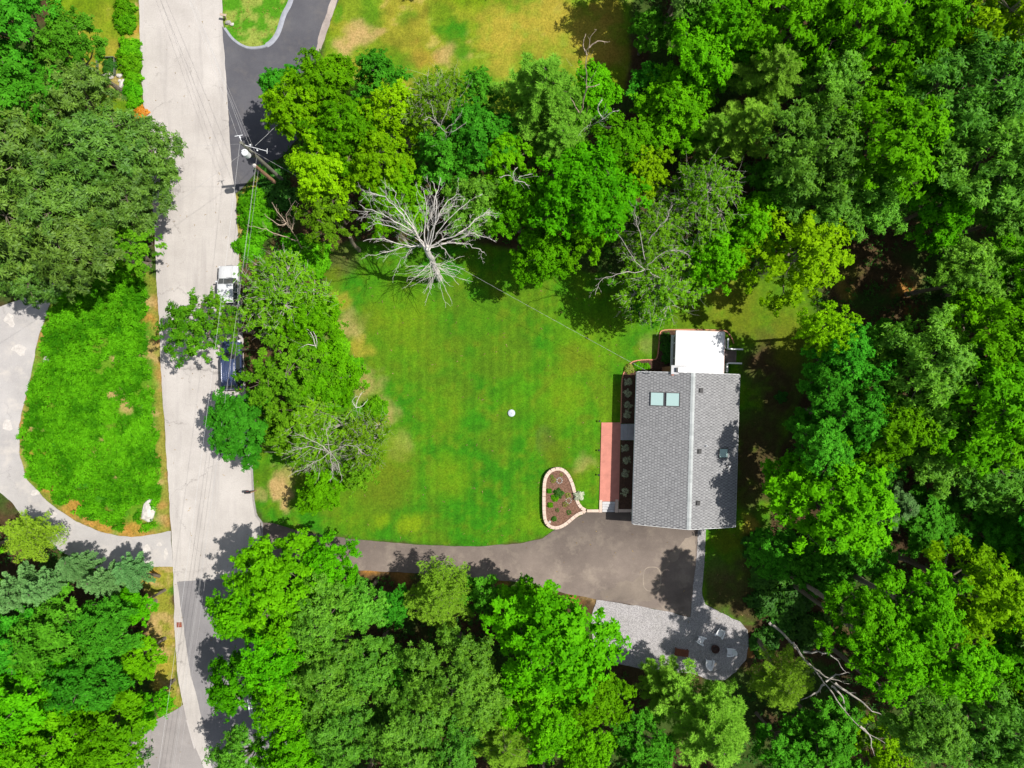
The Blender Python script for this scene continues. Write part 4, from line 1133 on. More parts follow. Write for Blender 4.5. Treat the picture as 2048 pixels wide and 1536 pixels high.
row('trees north of the lawn', [
    (560, 175, 48, 10, 'dark', 'dark crown hanging over the black driveway'),
    (590, 225, 75, 12, 'lime', 'yellowing tree leaning over the black driveway'),
    (650, 165, 72, 12, 'maple', 'bright green tree at the bend of the black driveway'),
    (755, 155, 58, 9, 'dark', 'dark olive tree at the corner of the dry field'),
    (690, 270, 80, 13, 'maple', 'green tree behind the yellowing one by the black driveway'),
    (790, 230, 70, 12, 'lime', 'lime green tree between the dark olive tree and the twiggy one'),
    (650, 350, 82, 13, 'lime', 'lime green tree right of the utility pole'),
    (760, 330, 80, 13, 'lime', 'lime tree above the big dead tree'),
    (655, 430, 62, 11, 'open', 'green tree over the dark trunk left of the dead tree'),
    (800, 400, 75, 11, 'maple', 'green tree directly behind the bleached dead tree'),
    (875, 215, 74, 13, 'sparse', 'grey-green tree with bleached twigs at the field edge'),
    (955, 190, 52, 11, 'dark', 'dark tree at the field edge left of the big pine'),
    (950, 270, 76, 13, 'dark', 'deep green tree below the grey twiggy one'),
    (890, 320, 72, 12, 'dark', 'blue-green tree over the top branches of the dead tree'),
    (1085, 190, 118, 16, 'pine', 'large feathery pine at the bottom of the dry field'),
    (1180, 190, 62, 12, 'maple', 'green tree beside the bare snag at the field edge'),
    (1120, 290, 78, 13, 'pine', 'pine with sprays hanging below the large feathery one'),
    (1010, 320, 62, 12, 'maple', 'green tree between the blue-green tree and the pines'),
    (950, 410, 72, 11, 'ash', 'green tree right of the dead tree, above the service wire'),
    (1040, 420, 74, 12, 'maple', 'green tree under the small bleached branch'),
    (1165, 380, 110, 16.5, 'maple', 'big bright maple in the middle of the north wood'),
    (1090, 505, 72, 11, 'maple', 'green tree throwing its shade on the lawn'),
    (1160, 470, 66, 12, 'maple', 'maple at the lawn edge below the big bright one'),
    (1240, 300, 70, 13, 'maple', 'maple right of the pines, in a dark gap'),
    (1285, 350, 62, 12, 'lime', 'small yellowish tree in the gap left of the twiggy one'),
    (1395, 400, 88, 14, 'sparse', 'thin tree with reddish twigs over the north wood'),
    (1300, 470, 80, 13, 'sparse', 'bare-topped tree with grey twigs behind the lawn'),
    (1310, 565, 92, 11, 'sparse', 'bright thin tree with dead grey limbs above the porch'),
    (1300, 610, 60, 8, 'dark', 'low dark tree at the lawn edge above the porch bed'),
    (1420, 530, 70, 11, 'maple', 'green tree between the grey-limbed one and the lime maple'),
    (1590, 520, 108, 13.5, 'lime', 'round lime maple alone at the back of the lawn'),
    (1500, 460, 62, 12, 'maple', 'green tree behind the round lime maple'),
])
row('trees of the north-east wood', [
    (1296, 60, 46, 7, 'dark', 'dark tree at the right edge of the dry field'),
    (1306, 170, 54, 7, 'dark', 'dark tree in the lower right corner of the dry field'),
    (1392, 30, 80, 10, 'dark', 'dark tree at the top edge right of the dry field'),
    (1400, 125, 92, 12, 'maple', 'bright tree with pale top right of the dry field corner'),
    (1350, 225, 74, 10, 'maple', 'maple below the bright pale-topped tree'),
    (1460, 60, 80, 12, 'maple', 'maple at the top edge, left of the tall pair'),
    (1430, 270, 72, 11, 'pine', 'soft dark pine left of the pale one'),
    (1545, 150, 84, 16, 'pine', 'pale pine standing above the north-east wood'),
    (1500, 250, 74, 15, 'pine', 'pale pine below the taller pale one'),
    (1590, 50, 95, 16, 'maple', 'tall green tree at the top edge, right of the pale pine'),
    (1720, 40, 120, 18.5, 'maple', 'tall tree at the top edge with a brown gap beneath'),
    (1845, 60, 100, 17, 'maple', 'tall tree at the top edge left of the yellow corner tree'),
    (1980, 60, 115, 17, 'lime', 'yellowish tree in the upper right corner'),
    (1660, 165, 80, 15, 'ash', 'tree with slender leaves right of the pale pines'),
    (1790, 170, 76, 11, 'ash', 'slender-leaved tree around the brown gap'),
    (1630, 300, 104, 17, 'ash', 'wide green tree above the round lime maple, on the left'),
    (1750, 290, 118, 18.5, 'maple', 'great bright tree in the middle of the north-east wood'),
    (1640, 400, 92, 12, 'ash', 'tree just above the round lime maple'),
    (1740, 400, 82, 12, 'ash', 'tree at the dark clearing, right of the lime maple'),
    (1550, 370, 74, 10, 'dark', 'dark tree behind the lime maple, left side'),
    (1940, 190, 118, 18.5, 'ash', 'bright-tipped tree below the yellow corner tree'),
    (1990, 330, 122, 18.5, 'ash', 'broad tree at the right edge above the clearing'),
    (1870, 290, 76, 10, 'maple', 'tree in the dark seam right of the great bright one'),
    (1880, 410, 92, 13, 'maple', 'tree along the top of the dark clearing'),
    (2030, 430, 76, 12, 'ash', 'tree at the right edge beside the clearing'),
])
row('trees of the east wood', [
    (1940, 560, 82, 14, 'ash', 'pale green tree right of the dark clearing'),
    (2035, 560, 84, 15, 'maple', 'tree at the right edge below the clearing'),
    (1650, 655, 62, 17, 'lime', 'low lime branches reaching over the shaded lawn'),
    (1690, 720, 76, 15, 'dark', 'dark low tree right of the porch deck'),
    (1780, 700, 80, 9, 'dark', 'dark tree at the bottom of the clearing'),
    (1965, 680, 106, 17, 'maple', 'tall tree at the right edge below the pale green one'),
    (1850, 745, 112, 17, 'ash', 'bright-topped tree in the middle of the east wood'),
    (1945, 800, 124, 18, 'maple', 'bright great crown right of the middle of the east wood'),
    (1785, 845, 90, 15, 'maple', 'round bright crown between dark trees east of the house'),
    (1700, 830, 84, 14, 'dark', 'dark low tree east of the roof ridge vents'),
    (2035, 850, 90, 16, 'maple', 'bright tree at the right edge level with the house'),
    (1655, 775, 56, 15, 'dark', 'dark tree leaning out over the shaded ground east of the porch'),
    (1610, 850, 44, 9, 'dark', 'low dark tree east of the third skylight'),
    (1640, 890, 58, 17, 'dark', 'dark low tree beside the bleached twigs'),
    (1740, 930, 72, 9, 'dark', 'dark tree right of the bleached twigs'),
    (1870, 890, 92, 12, 'ash', 'tree below the bright great crown'),
    (1980, 940, 95, 12, 'ash', 'speckled tree at the right edge below the bright one'),
    (1650, 1010, 118, 14.5, 'maple', 'big bright maple nearest the south end of the house'),
    (1580, 960, 56, 11, 'maple', 'low leafy side tree left of the big bright maple'),
    (1790, 1010, 68, 9, 'bluepine', 'greyish soft tree right of the big bright maple'),
    (1860, 1040, 80, 7, 'dark', 'very dark tree in the hollow of the east wood'),
    (1990, 1070, 80, 7, 'dark', 'dark tree at the right edge below the hollow'),
    (1550, 1110, 58, 6, 'dark', 'low dark undergrowth tree beside the gravel path'),
    (1640, 1130, 66, 9, 'dark', 'low dark tree below the big bright maple'),
    (1720, 1110, 60, 8, 'dark', 'dark low tree left of the hollow'),
])
row('trees of the south-east wood', [
    (1715, 1240, 84, 24, 'maple', 'maple above the fallen grey limb'),
    (1830, 1220, 95, 23, 'maple', 'maple left of the yellow-tipped one'),
    (1950, 1180, 116, 17, 'lime', 'yellow-tipped tree near the right edge'),
    (2035, 1190, 90, 11, 'maple', 'tree on the right edge beside the yellow-tipped one'),
    (1775, 1305, 82, 26, 'maple', 'round maple right of the fallen grey limb'),
    (1900, 1330, 100, 18, 'maple', 'wide maple below the yellow-tipped one'),
    (2010, 1310, 92, 11, 'maple', 'maple at the right edge, third from the bottom corner'),
    (1965, 1440, 118, 16, 'ash', 'blue-green tree near the lower right corner'),
    (2040, 1410, 66, 11, 'lime', 'yellow-green tree on the right edge by the corner'),
    (1850, 1450, 82, 25, 'ash', 'tree at the tips of the fallen grey limb'),
    (1760, 1490, 70, 10, 'lime', 'low yellow-green tree at the bottom edge under the limb tips'),
    (1570, 1370, 74, 16, 'larch', 'olive yellow tree left of the fallen grey limb'),
    (1650, 1470, 82, 10, 'dark', 'dark tree at the bottom edge left of the limb tips'),
    (1560, 1490, 60, 9, 'dark', 'dark low tree right of the bright feathery one'),
])
row('trees south of the driveway', [
    (1420, 1455, 112, 14, 'pine', 'bright feathery tree at the bottom edge below the white chairs'),
    (1340, 1380, 72, 9, 'pine', 'low soft tree at the lower edge of the gravel'),
    (1290, 1490, 72, 11, 'dark', 'dark tree at the bottom edge left of the feathery one'),
    (1110, 1300, 125, 15, 'maple', 'big bright maple at the left end of the gravel'),
    (1060, 1210, 58, 11, 'maple', 'top lobe tree of the big maple, at the driveway'),
    (1190, 1390, 82, 14, 'maple', 'maple right below the big one by the gravel'),
    (1090, 1430, 82, 14, 'maple', 'maple below the big one, toward the bottom'),
    (1170, 1500, 62, 12, 'maple', 'maple at the bottom edge below the gravel'),
    (1010, 1480, 92, 14, 'larch', 'yellowish drooping conifer at the bottom centre'),
    (905, 1350, 96, 14, 'ash', 'grey-green tree below the yellow larch'),
    (970, 1400, 76, 13, 'ash', 'grey-green tree between the larch and the bottom conifer'),
    (820, 1450, 100, 14, 'ash', 'wide grey-green tree at the bottom edge'),
    (900, 1490, 80, 14, 'ash', 'grey-green tree at the bottom edge left of the conifer'),
    (880, 1195, 84, 11, 'larch', 'yellow larch beside the driveway'),
    (965, 1190, 46, 8, 'dark', 'low dark tree between the yellow larch and the big maple'),
    (790, 1210, 44, 7, 'dark', 'low dark tree between the corner maple and the yellow larch'),
    (560, 1170, 104, 14, 'maple', 'big maple at the corner of road and driveway'),
    (655, 1130, 68, 12, 'maple', 'bright lobe tree over the driveway mouth'),
    (486, 1220, 66, 11, 'maple', 'maple reaching over the grey road patch'),
    (640, 1230, 82, 14, 'ash', 'soft green tree right below the corner maple'),
    (720, 1210, 56, 11, 'ash', 'pale green tree at the right side of the corner maple'),
    (560, 1290, 82, 13, 'maple', 'maple below the corner maple, above the road shadow'),
    (474, 1370, 66, 11, 'maple', 'maple over the dark road shadow'),
    (650, 1350, 88, 13, 'ash', 'soft green tree in the middle of the lower wood'),
    (740, 1330, 72, 12, 'ash', 'green tree in the gap left of the grey-green ones'),
    (570, 1400, 76, 13, 'maple', 'tree above the white barrier by the road'),
    (690, 1450, 82, 13, 'ash', 'green tree at the bottom edge beside a bright low one'),
    (590, 1490, 80, 12, 'maple', 'tree at the bottom edge right of the road'),
    (470, 1520, 62, 10, 'ash', 'dusky tree at the bottom edge on the road side'),
    (800, 1350, 56, 10, 'dark', 'dark tree in the gap below the yellow larch'),
])
row('trees south-west of the lane', [
    (50, 1065, 66, 10, 'larch', 'olive tree at the left edge below the grey lane'),
    (140, 1130, 48, 12, 'bluepine', 'blue-green young pine nearest the lane bend'),
    (195, 1165, 44, 12, 'bluepine', 'slim blue-green pine second along the lane'),
    (250, 1140, 46, 12, 'bluepine', 'blue-green pine nearest the road, by the lane mouth'),
    (80, 1180, 54, 13, 'bluepine', 'tall blue-green pine third from the road'),
    (20, 1190, 58, 13, 'bluepine', 'blue-green pine at the left edge'),
    (270, 1215, 44, 8, 'maple', 'low green tree below the pine at the lane mouth'),
    (110, 1270, 92, 13, 'dark', 'deep green tree below the row of pines'),
    (215, 1260, 76, 12, 'dark', 'deep green tree beside the dry verge'),
    (20, 1290, 84, 13, 'dark', 'deep green tree at the left edge below the pines'),
    (270, 1320, 52, 8, 'maple', 'bright ferny small tree beside the dry verge'),
    (60, 1390, 100, 14, 'maple', 'green tree at the left edge, second from the bottom'),
    (180, 1360, 84, 13, 'dark', 'green tree above the dark gap near the verge'),
    (100, 1490, 96, 14, 'maple', 'tree at the bottom edge near the left corner'),
    (225, 1470, 84, 12, 'maple', 'tree at the bottom edge beside the road mouth'),
    (15, 1490, 76, 13, 'maple', 'tree in the lower left corner'),
    (295, 1420, 46, 8, 'maple', 'small tree at the lower end of the dry verge'),
])
# the wood goes on outside the frame
ow = random.Random(77)
for (x0, x1, y0, y1, n) in ((2090, 2420, -60, 1600, 26), (1300, 2100, -300, -60, 12), (-260, -60, -60, 560, 8), (-260, -60, 1020, 1600, 7), (480, 1300, -330, -230, 8), (-260, 200, -330, -230, 4), (600, 2100, 1590, 1800, 16), (-100, 190, 1590, 1800, 4)):
    k = int(math.sqrt(n * (x1 - x0) / (y1 - y0)) + .5) or 1; m_ = max(1, round(n / k))
    for i in range(k):
        for j in range(m_):
            tree(x0 + (i + .5 + ow.uniform(-.3, .3)) * (x1 - x0) / k, y0 + (j + .5 + ow.uniform(-.3, .3)) * (y1 - y0) / m_, ow.uniform(85, 115), ow.uniform(12.5, 16), ow.choice(['maple', 'ash', 'dark', 'oak']),
                 'broadleaf tree of the wood beyond the picture edge', 'broadleaf_tree', 'wood beyond the picture')

# ================================================================== dead trees and limbs
def PW(px, py, z):
    x, y = G(px, py, z); return Vector((x, y, z))
def branch(mb, pts, r0, r1, rr, twig_n, depth=2, tl=.9, sides=5):
    """a limb through pts (world) with self-similar side twigs"""
    n = 7
    line = smooth_line([tuple(p) for p in pts], 4)
    L0 = sum((Vector(b) - Vector(a)).length for a, b in zip(line[:-1], line[1:])); jj = min(.055, .014 * L0)
    line = [Vector(p) + Vector((rr.gauss(0, jj), rr.gauss(0, jj), rr.gauss(0, jj))) for p in line]
    m = len(line)
    if depth: r0 = r0 * .62
    rad = [r0 + (r1 - r0) * (i / (m - 1)) ** .8 for i in range(m)]
    mb.tube(line, rad, sides, cap=True)
    L = sum((b - a).length for a, b in zip(line[:-1], line[1:]))
    if depth <= 0: return
    for k in range(twig_n):
        t = rr.uniform(.18, .93); i = min(m - 2, int(t * (m - 1)))
        p = line[i].lerp(line[i + 1], rr.random())
        d = (line[i + 1] - line[i]).normalized()
        side = d.cross(Vector((rr.gauss(0, 1), rr.gauss(0, 1), rr.gauss(0, 1)))).normalized()
        dv = (d * rr.uniform(.8, 1.4) + side * rr.uniform(.4, .9) + Vector((0, 0, .15))).normalized()
        ln_ = L * rr.uniform(.16, .44) * tl * (1.1 - .5 * t)
        mid = p + dv * ln_ * .5 + Vector((rr.gauss(0, .08), rr.gauss(0, .08), rr.gauss(0, .06))) * ln_
        e = p + dv * ln_ + Vector((rr.gauss(0, .12), rr.gauss(0, .12), .06)) * ln_
        branch(mb, [p, mid, e], max(.010, rad[i] * .45), .005, rr, max(2, twig_n // 2), depth - 1, tl, 4 if depth > 1 else 3)
# the big bleached tree
rr = random.Random(21)
base = G(878, 556)
dt = empty('dead_tree', (base[0], base[1], 0), 0, 'large bleached dead tree spreading bare limbs at the top of the lawn', 'dead tree')
def lmesh(mb, name, mat, par): return local(mb.build(name, mat), par)
mb = MB()
branch(mb, [(base[0], base[1], -.2), PW(876, 552, 2), PW(868, 532, 5.5), PW(856, 505, 9.5), PW(853, 492, 10.5)], .36, .2, rr, 0, 0, sides=8)
lmesh(mb, 'trunk', M['deadwood'], dt)
F0 = PW(854, 497, 10)
for (pts, r0, tn) in [
    ([F0, PW(858, 450, 12), PW(866, 410, 13.5), PW(884, 352, 14.5)], .15, 9), ([F0, PW(850, 460, 12), PW(852, 420, 13.5), PW(846, 375, 14.5)], .12, 8),
    ([F0, PW(868, 450, 12.5), PW(890, 410, 13.5), PW(920, 385, 14)], .11, 8), ([F0, PW(832, 465, 12), PW(805, 430, 13), PW(770, 395, 13.5), PW(735, 385, 13.5)], .14, 10),
    ([F0, PW(838, 475, 11.5), PW(800, 448, 12.5), PW(755, 425, 13), PW(718, 408, 13)], .12, 10), ([F0, PW(840, 480, 11.5), PW(820, 440, 12.8), PW(795, 405, 13.6), PW(785, 372, 14)], .11, 8),
    ([PW(850, 492, 9.8), PW(815, 490, 10.5), PW(770, 478, 11), PW(726, 482, 11)], .10, 9), ([PW(848, 494, 9.5), PW(820, 492, 10), PW(780, 502, 10), PW(728, 512, 9.8)], .08, 8),
    ([F0, PW(880, 482, 11), PW(920, 465, 12), PW(950, 440, 12.5), PW(980, 418, 13)], .13, 10), ([F0, PW(885, 488, 10.5), PW(915, 478, 11), PW(945, 468, 11.5), PW(985, 478, 11.5)], .09, 9),
    ([PW(882, 486, 10.5), PW(920, 486, 10.5), PW(945, 492, 10.5), PW(968, 505, 10)], .06, 7), ([PW(872, 484, 10.5), PW(890, 500, 10), PW(902, 520, 9)], .05, 5),
    ([PW(846, 488, 10), PW(815, 505, 9), PW(798, 525, 8), PW(790, 545, 7)], .05, 6), ([PW(856, 500, 11), PW(872, 440, 13.8), PW(872, 395, 15), PW(866, 362, 15.5)], .1, 8),
    ([F0, PW(876, 466, 12), PW(905, 430, 13), PW(940, 400, 13.3)], .07, 7), ([PW(846, 484, 10.5), PW(800, 462, 12), PW(765, 448, 12.4), PW(738, 450, 12)], .07, 8)]:
    mb = MB(); branch(mb, pts, r0, .014, rr, int(tn * 1.5), 2, .85); lmesh(mb, 'limb', M['deadwood'], dt)
mb = MB()
for k in range(34):
    z0 = rr.uniform(4.5, 8.5); f = (z0 - 4.5) / 4
    s = PW(874 - 14 * f, 548 - 30 * f, z0)
    a = rr.uniform(-.5, 3.7); ln_ = rr.uniform(1.6, 3.6)
    d = Vector((math.cos(a), -abs(math.sin(a)) if rr.random() < .85 else .4, rr.uniform(-.25, .35))) * ln_
    branch(mb, [s, s + d * .5 + Vector((0, 0, .15)), s + d + Vector((0, 0, -.15))], .035, .01, rr, 4, 1, .8, 4)
lmesh(mb, 'lower_twigs', M['deadwood'], dt)
def snag(name, label, paths, mat, cat, seed, tn=7, depth=2, tl=.9, parts='limb', r0=.08):
    rr = random.Random(seed); p0 = paths[0][0]
    e = empty(name, (p0[0], p0[1], 0), 0, label, cat)
    for i, p in enumerate(paths):
        mb = MB(); branch(mb, p, r0 * (1 if i == 0 else .75), .015, rr, tn, depth, tl); lmesh(mb, 'trunk' if i == 0 else parts, mat, e)
    return e
gz = lambda px, py: PW(px, py, 0)
snag('dead_tree', 'broken brown snag leaning beside the road above the white pickup', [[gz(605, 500), PW(600, 490, 2.5), PW(585, 462, 5.5), PW(572, 440, 7), PW(590, 400, 8.5)], [PW(592, 482, 3.5), PW(555, 468, 5), PW(525, 458, 6), PW(495, 450, 6.5)], [PW(580, 455, 6), PW(560, 430, 7), PW(545, 405, 7.5)], [PW(585, 460, 5.6), PW(590, 430, 7.2), PW(597, 405, 8.5)], [PW(575, 445, 6.6), PW(560, 450, 7), PW(530, 430, 7.6)]], M['weathered'], 'dead tree', 5, 6, 2, .7, r0=.13)
snag('dead_tree', 'tall bare snag standing out over the dry yellow field', [[gz(1150, 285), PW(1150, 250, 7), PW(1165, 215, 10), PW(1172, 165, 13), PW(1172, 120, 15.5), PW(1180, 85, 17), PW(1190, 55, 18)], [PW(1178, 95, 16.5), PW(1195, 82, 17), PW(1215, 85, 17)], [PW(1172, 175, 12.5), PW(1190, 172, 13), PW(1200, 168, 13)], [PW(1158, 225, 9.5), PW(1146, 205, 10.5), PW(1140, 190, 11)], [PW(1174, 110, 16), PW(1166, 90, 16.5), PW(1172, 68, 17)]], M['weathered'], 'dead tree', 9, 5, 2, .5, r0=.14)
snag('dead_tree', 'small bleached snag among green crowns below the tall bare one', [[gz(1165, 285), PW(1180, 255, 8), PW(1202, 240, 11), PW(1215, 220, 12.5)], [PW(1200, 242, 10.8), PW(1222, 225, 12), PW(1235, 222, 12.3)], [PW(1204, 236, 11.2), PW(1195, 215, 12.5), PW(1205, 200, 13)]], M['deadwood'], 'dead tree', 12, 6, 2, .6, r0=.10)
snag('dead_tree', 'star of bleached branches above the green tree in the north wood', [[gz(1030, 430), PW(1030, 395, 8), PW(1030, 362, 12)], [PW(1030, 362, 12), PW(1018, 350, 12.5), PW(1000, 355, 12.5)], [PW(1030, 362, 12), PW(1045, 352, 12.6), PW(1066, 347, 12.8)], [PW(1030, 362, 12), PW(1026, 346, 12.8), PW(1034, 335, 13)], [PW(1030, 362, 12), PW(1050, 366, 12), PW(1058, 378, 11.5)]], M['deadwood'], 'dead tree', 14, 5, 1, .7, r0=.06)
snag('dead_tree', 'fan of bleached twigs in the grey-green tree at the field edge', [[gz(895, 330), PW(893, 290, 9), PW(890, 262, 12)], [PW(890, 262, 12), PW(870, 240, 13), PW(862, 205, 14)], [PW(890, 262, 12), PW(910, 245, 13), PW(925, 222, 14)], [PW(890, 265, 11.5), PW(905, 262, 12.5), PW(930, 248, 13)], [PW(882, 250, 12.5), PW(895, 215, 14), PW(900, 200, 14.5)], [PW(880, 250, 12.5), PW(860, 235, 13.2), PW(850, 240, 13.2)]], M['twig'], 'dead tree', 17, 9, 2, .6, r0=.06)
snag('dead_tree', 'grey dead limbs rising through the bright thin tree above the porch', [[gz(1270, 640), PW(1280, 600, 5), PW(1290, 540, 10)], [PW(1290, 540, 10), PW(1245, 548, 10.5), PW(1205, 560, 10.5), PW(1190, 590, 10)], [PW(1290, 540, 10), PW(1265, 515, 12), PW(1235, 470, 12.5)], [PW(1292, 520, 11), PW(1275, 450, 13.5), PW(1268, 410, 14.5)], [PW(1296, 530, 10.5), PW(1340, 500, 12), PW(1380, 510, 12)], [PW(1300, 480, 12), PW(1330, 440, 13.5), PW(1345, 410, 14)], [PW(1300, 545, 10), PW(1325, 560, 10), PW(1350, 590, 9)]], M['twig'], 'dead tree', 23, 11, 2, .6, r0=.075)
snag('dead_tree', 'silver dead branches spread through the half-dead tree by the bare earth', [[gz(680, 935), PW(672, 930, 4), PW(660, 905, 9)], [PW(660, 905, 9), PW(625, 880, 9.6), PW(590, 870, 9.8)], [PW(660, 905, 9), PW(630, 925, 9), PW(590, 945, 8.5)], [PW(660, 905, 9), PW(655, 865, 10.3), PW(660, 850, 10.5)], [PW(660, 905, 9), PW(665, 940, 8.8), PW(660, 965, 8)], [PW(660, 905, 9), PW(700, 890, 9.8), PW(720, 900, 9.6)], [PW(650, 900, 9.2), PW(610, 895, 9.5), PW(575, 905, 9)], [PW(660, 905, 9), PW(675, 925, 9.2), PW(685, 960, 8.4)]], M['twig'], 'dead tree', 27, 12, 2, .7, r0=.055)
snag('dead_tree', 'pale dead branch poking out at the lawn edge left of the grass', [[gz(640, 720), PW(634, 705, 5), PW(632, 692, 7)], [PW(632, 692, 7), PW(610, 690, 7.5), PW(595, 705, 7.4)], [PW(632, 692, 7), PW(622, 665, 8), PW(600, 650, 8)], [PW(632, 692, 7), PW(634, 680, 7.8), PW(626, 662, 8)]], M['deadwood'], 'dead tree', 31, 5, 1, .7, r0=.08)
snag('dead_tree', 'small grey dead crown poking over the lawn beside the bushy tree', [[gz(722, 850), PW(718, 835, 4), PW(712, 815, 7)], [PW(712, 815, 7), PW(716, 798, 7.5), PW(724, 785, 7.6)], [PW(712, 815, 7), PW(705, 800, 7.5), PW(715, 792, 7.8)], [PW(712, 815, 7), PW(725, 812, 7), PW(735, 800, 7)]], M['deadwood'], 'dead tree', 33, 6, 1, .8, r0=.06)
snag('dead_branch', 'lone bleached fork of twigs in the dark wood east of the house', [[gz(1625, 905), PW(1632, 902, 6), PW(1636, 900, 9.4)], [PW(1636, 900, 9.4), PW(1624, 898, 9.8), PW(1613, 888, 10)], [PW(1636, 900, 9.4), PW(1650, 902, 9.8), PW(1662, 894, 10)], [PW(1636, 900, 9.4), PW(1646, 906, 9.6), PW(1656, 911, 9.6)]], M['deadwood'], 'dead branch', 35, 4, 1, .6, r0=.05)
snag('fallen_limb', 'long grey fallen tree slanting down through the south-east wood', [[PW(1538, 1246, .6), PW(1560, 1262, 1.5), PW(1590, 1292, 3.5), PW(1618, 1330, 5), PW(1650, 1365, 6.5), PW(1680, 1410, 7.5), PW(1722, 1455, 8.5), PW(1775, 1492, 9.2)],
     [PW(1610, 1305, 4.5), PW(1640, 1303, 6), PW(1668, 1315, 7), PW(1690, 1345, 7.5)], [PW(1652, 1362, 6.6), PW(1672, 1350, 7.2), PW(1698, 1345, 7.6)], [PW(1648, 1368, 6.5), PW(1628, 1388, 6.6), PW(1602, 1400, 6.6)], [PW(1668, 1368, 7), PW(1705, 1390, 7.6), PW(1745, 1420, 8.3), PW(1798, 1452, 9)],
     [PW(1720, 1452, 8.5), PW(1738, 1470, 8.6), PW(1748, 1510, 8.6)], [PW(1664, 1372, 7), PW(1684, 1395, 7.4), PW(1690, 1425, 7.4)], [PW(1584, 1285, 3.2), PW(1610, 1318, 3.6), PW(1650, 1352, 4.5), PW(1700, 1370, 5)]], M['twig'], 'fallen tree', 39, 7, 2, .42, r0=.24)
snag('dead_branch', 'pale crooked branch on the ground at the bottom edge right of the maple', [[PW(1225, 1442, 7), PW(1250, 1455, 7.2), PW(1278, 1462, 7)], [PW(1240, 1502, 6), PW(1262, 1506, 6.6), PW(1290, 1512, 6.8), PW(1305, 1535, 6.8)], [PW(1240, 1502, 6), PW(1252, 1518, 6.2), PW(1262, 1540, 6)]], M['deadwood'], 'dead branch', 41, 4, 1, .4, r0=.07)
mb = MB(); tq = empty('tree_stump', (*G(715, 500), 0), 0, 'dark bare trunk standing in the shade left of the dead tree', 'trunk')
branch(mb, [gz(718, 502), PW(712, 494, 2.5), PW(700, 474, 5.5)], .22, .16, random.Random(3), 0, 0, sides=8); lmesh(mb, 'trunk', M['bark'], tq)

# ================================================================== shrubs and small plants
for i, (px, py, r) in enumerate([(246, 14, 21), (248, 46, 22), (256, 96, 23), (258, 126, 25), (262, 154, 18), (263, 178, 19), (264, 200, 15)]):
    bush(px, py, r, 'shrub', ['topmost clipped shrub of the hedge between lawn and road', 'second shrub of the roadside hedge, next to a gap', 'shrub just below the gap in the roadside hedge', 'widest shrub in the roadside hedge', 'narrow shrub of the hedge level with the white rocks',
         'shrub of the roadside hedge below the white rocks', 'lowest shrub of the roadside hedge, above the orange flowers'][i], group='hedge shrubs along the road', hs=.9)
bush(278, 222, 14, 'orangeflower', 'clump of orange flowers at the road edge under the oaks', 'flowers', 'flower_clump', hs=.6)
bush(216, 128, 15, 'dshrub', 'dark leafy plant inside the small fenced garden bed', 'plant', 'garden_plant', hs=.8)
for px, py, r, mt_, lb in [
    (510, 405, 34, 'shrub', 'bright shrub right of the roadside wires below the pole'), (560, 390, 34, 'dshrub', 'dark shrub at the foot of the brown pole'), (520, 445, 36, 'shrub', 'bright shrub under the broken brown snag'),
    (500, 495, 30, 'shrub', 'roadside shrub just above the white pickup'), (620, 520, 42, 'shrub', 'rounded shrub at the upper left corner of the lawn'), (590, 500, 36, 'shrub', 'shrub at the root of the broken brown snag'), (545, 350, 30, 'dshrub', 'dark shrub at the foot of the black driveway'),
    (655, 640, 24, 'shrub', 'low shrub on the left lawn edge above the dry patch'), (675, 690, 24, 'shrub', 'low shrub on the left lawn edge beside the tan grass'), (700, 735, 26, 'shrub', 'low shrub jutting into the lawn below the pale branch'), (752, 820, 24, 'shrub', 'low shrub jutting into the lawn beside the grey dead crown'),
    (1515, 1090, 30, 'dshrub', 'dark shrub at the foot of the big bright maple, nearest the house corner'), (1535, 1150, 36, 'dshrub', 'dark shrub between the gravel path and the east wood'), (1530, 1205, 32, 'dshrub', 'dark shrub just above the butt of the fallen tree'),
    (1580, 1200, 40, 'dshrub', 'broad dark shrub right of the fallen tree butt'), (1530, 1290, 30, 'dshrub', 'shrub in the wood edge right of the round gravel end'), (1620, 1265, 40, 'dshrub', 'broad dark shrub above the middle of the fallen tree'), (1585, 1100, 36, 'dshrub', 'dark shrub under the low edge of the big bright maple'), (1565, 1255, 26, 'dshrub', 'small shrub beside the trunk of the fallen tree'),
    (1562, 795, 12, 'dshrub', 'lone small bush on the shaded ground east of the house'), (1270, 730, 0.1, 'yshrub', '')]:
    if r > 1: bush(px, py, r, mt_, lb, hs=.8, group='shrubs round the lawn')
bush(1258, 737, 10, 'yshrub', 'yellow-green bush in the curved corner of the brick edging', hs=.8)
bush(1276, 734, 10, 'shrub', 'bright green bush beside the power mast at the house corner', hs=.8)
bush(1292, 733, 8, 'shrub', 'small bright bush right of the one by the power mast', hs=.8)
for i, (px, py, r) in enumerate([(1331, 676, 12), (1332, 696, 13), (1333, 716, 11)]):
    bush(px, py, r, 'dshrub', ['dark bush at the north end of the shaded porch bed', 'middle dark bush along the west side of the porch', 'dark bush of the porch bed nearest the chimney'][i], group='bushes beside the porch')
HL_ = ['hosta nearest the north corner in the upper house bed', 'second hosta in the upper house bed', 'third hosta in the upper house bed, above the stoop', 'hosta just above the grey stoop',
       'hosta just below the grey stoop', 'second hosta below the grey stoop', 'third hosta below the grey stoop', 'hosta nearest the driveway in the lower house bed']
for i, (px, py) in enumerate([(1257, 763), (1256, 787), (1254, 810), (1254, 830), (1251, 895), (1252, 921), (1250, 948), (1249, 982)]):
    bush(px, py, 8.5, 'hosta', HL_[i], 'plant', 'hosta', 'variegated hostas along the house', 3, .7)
zb = zB - .1
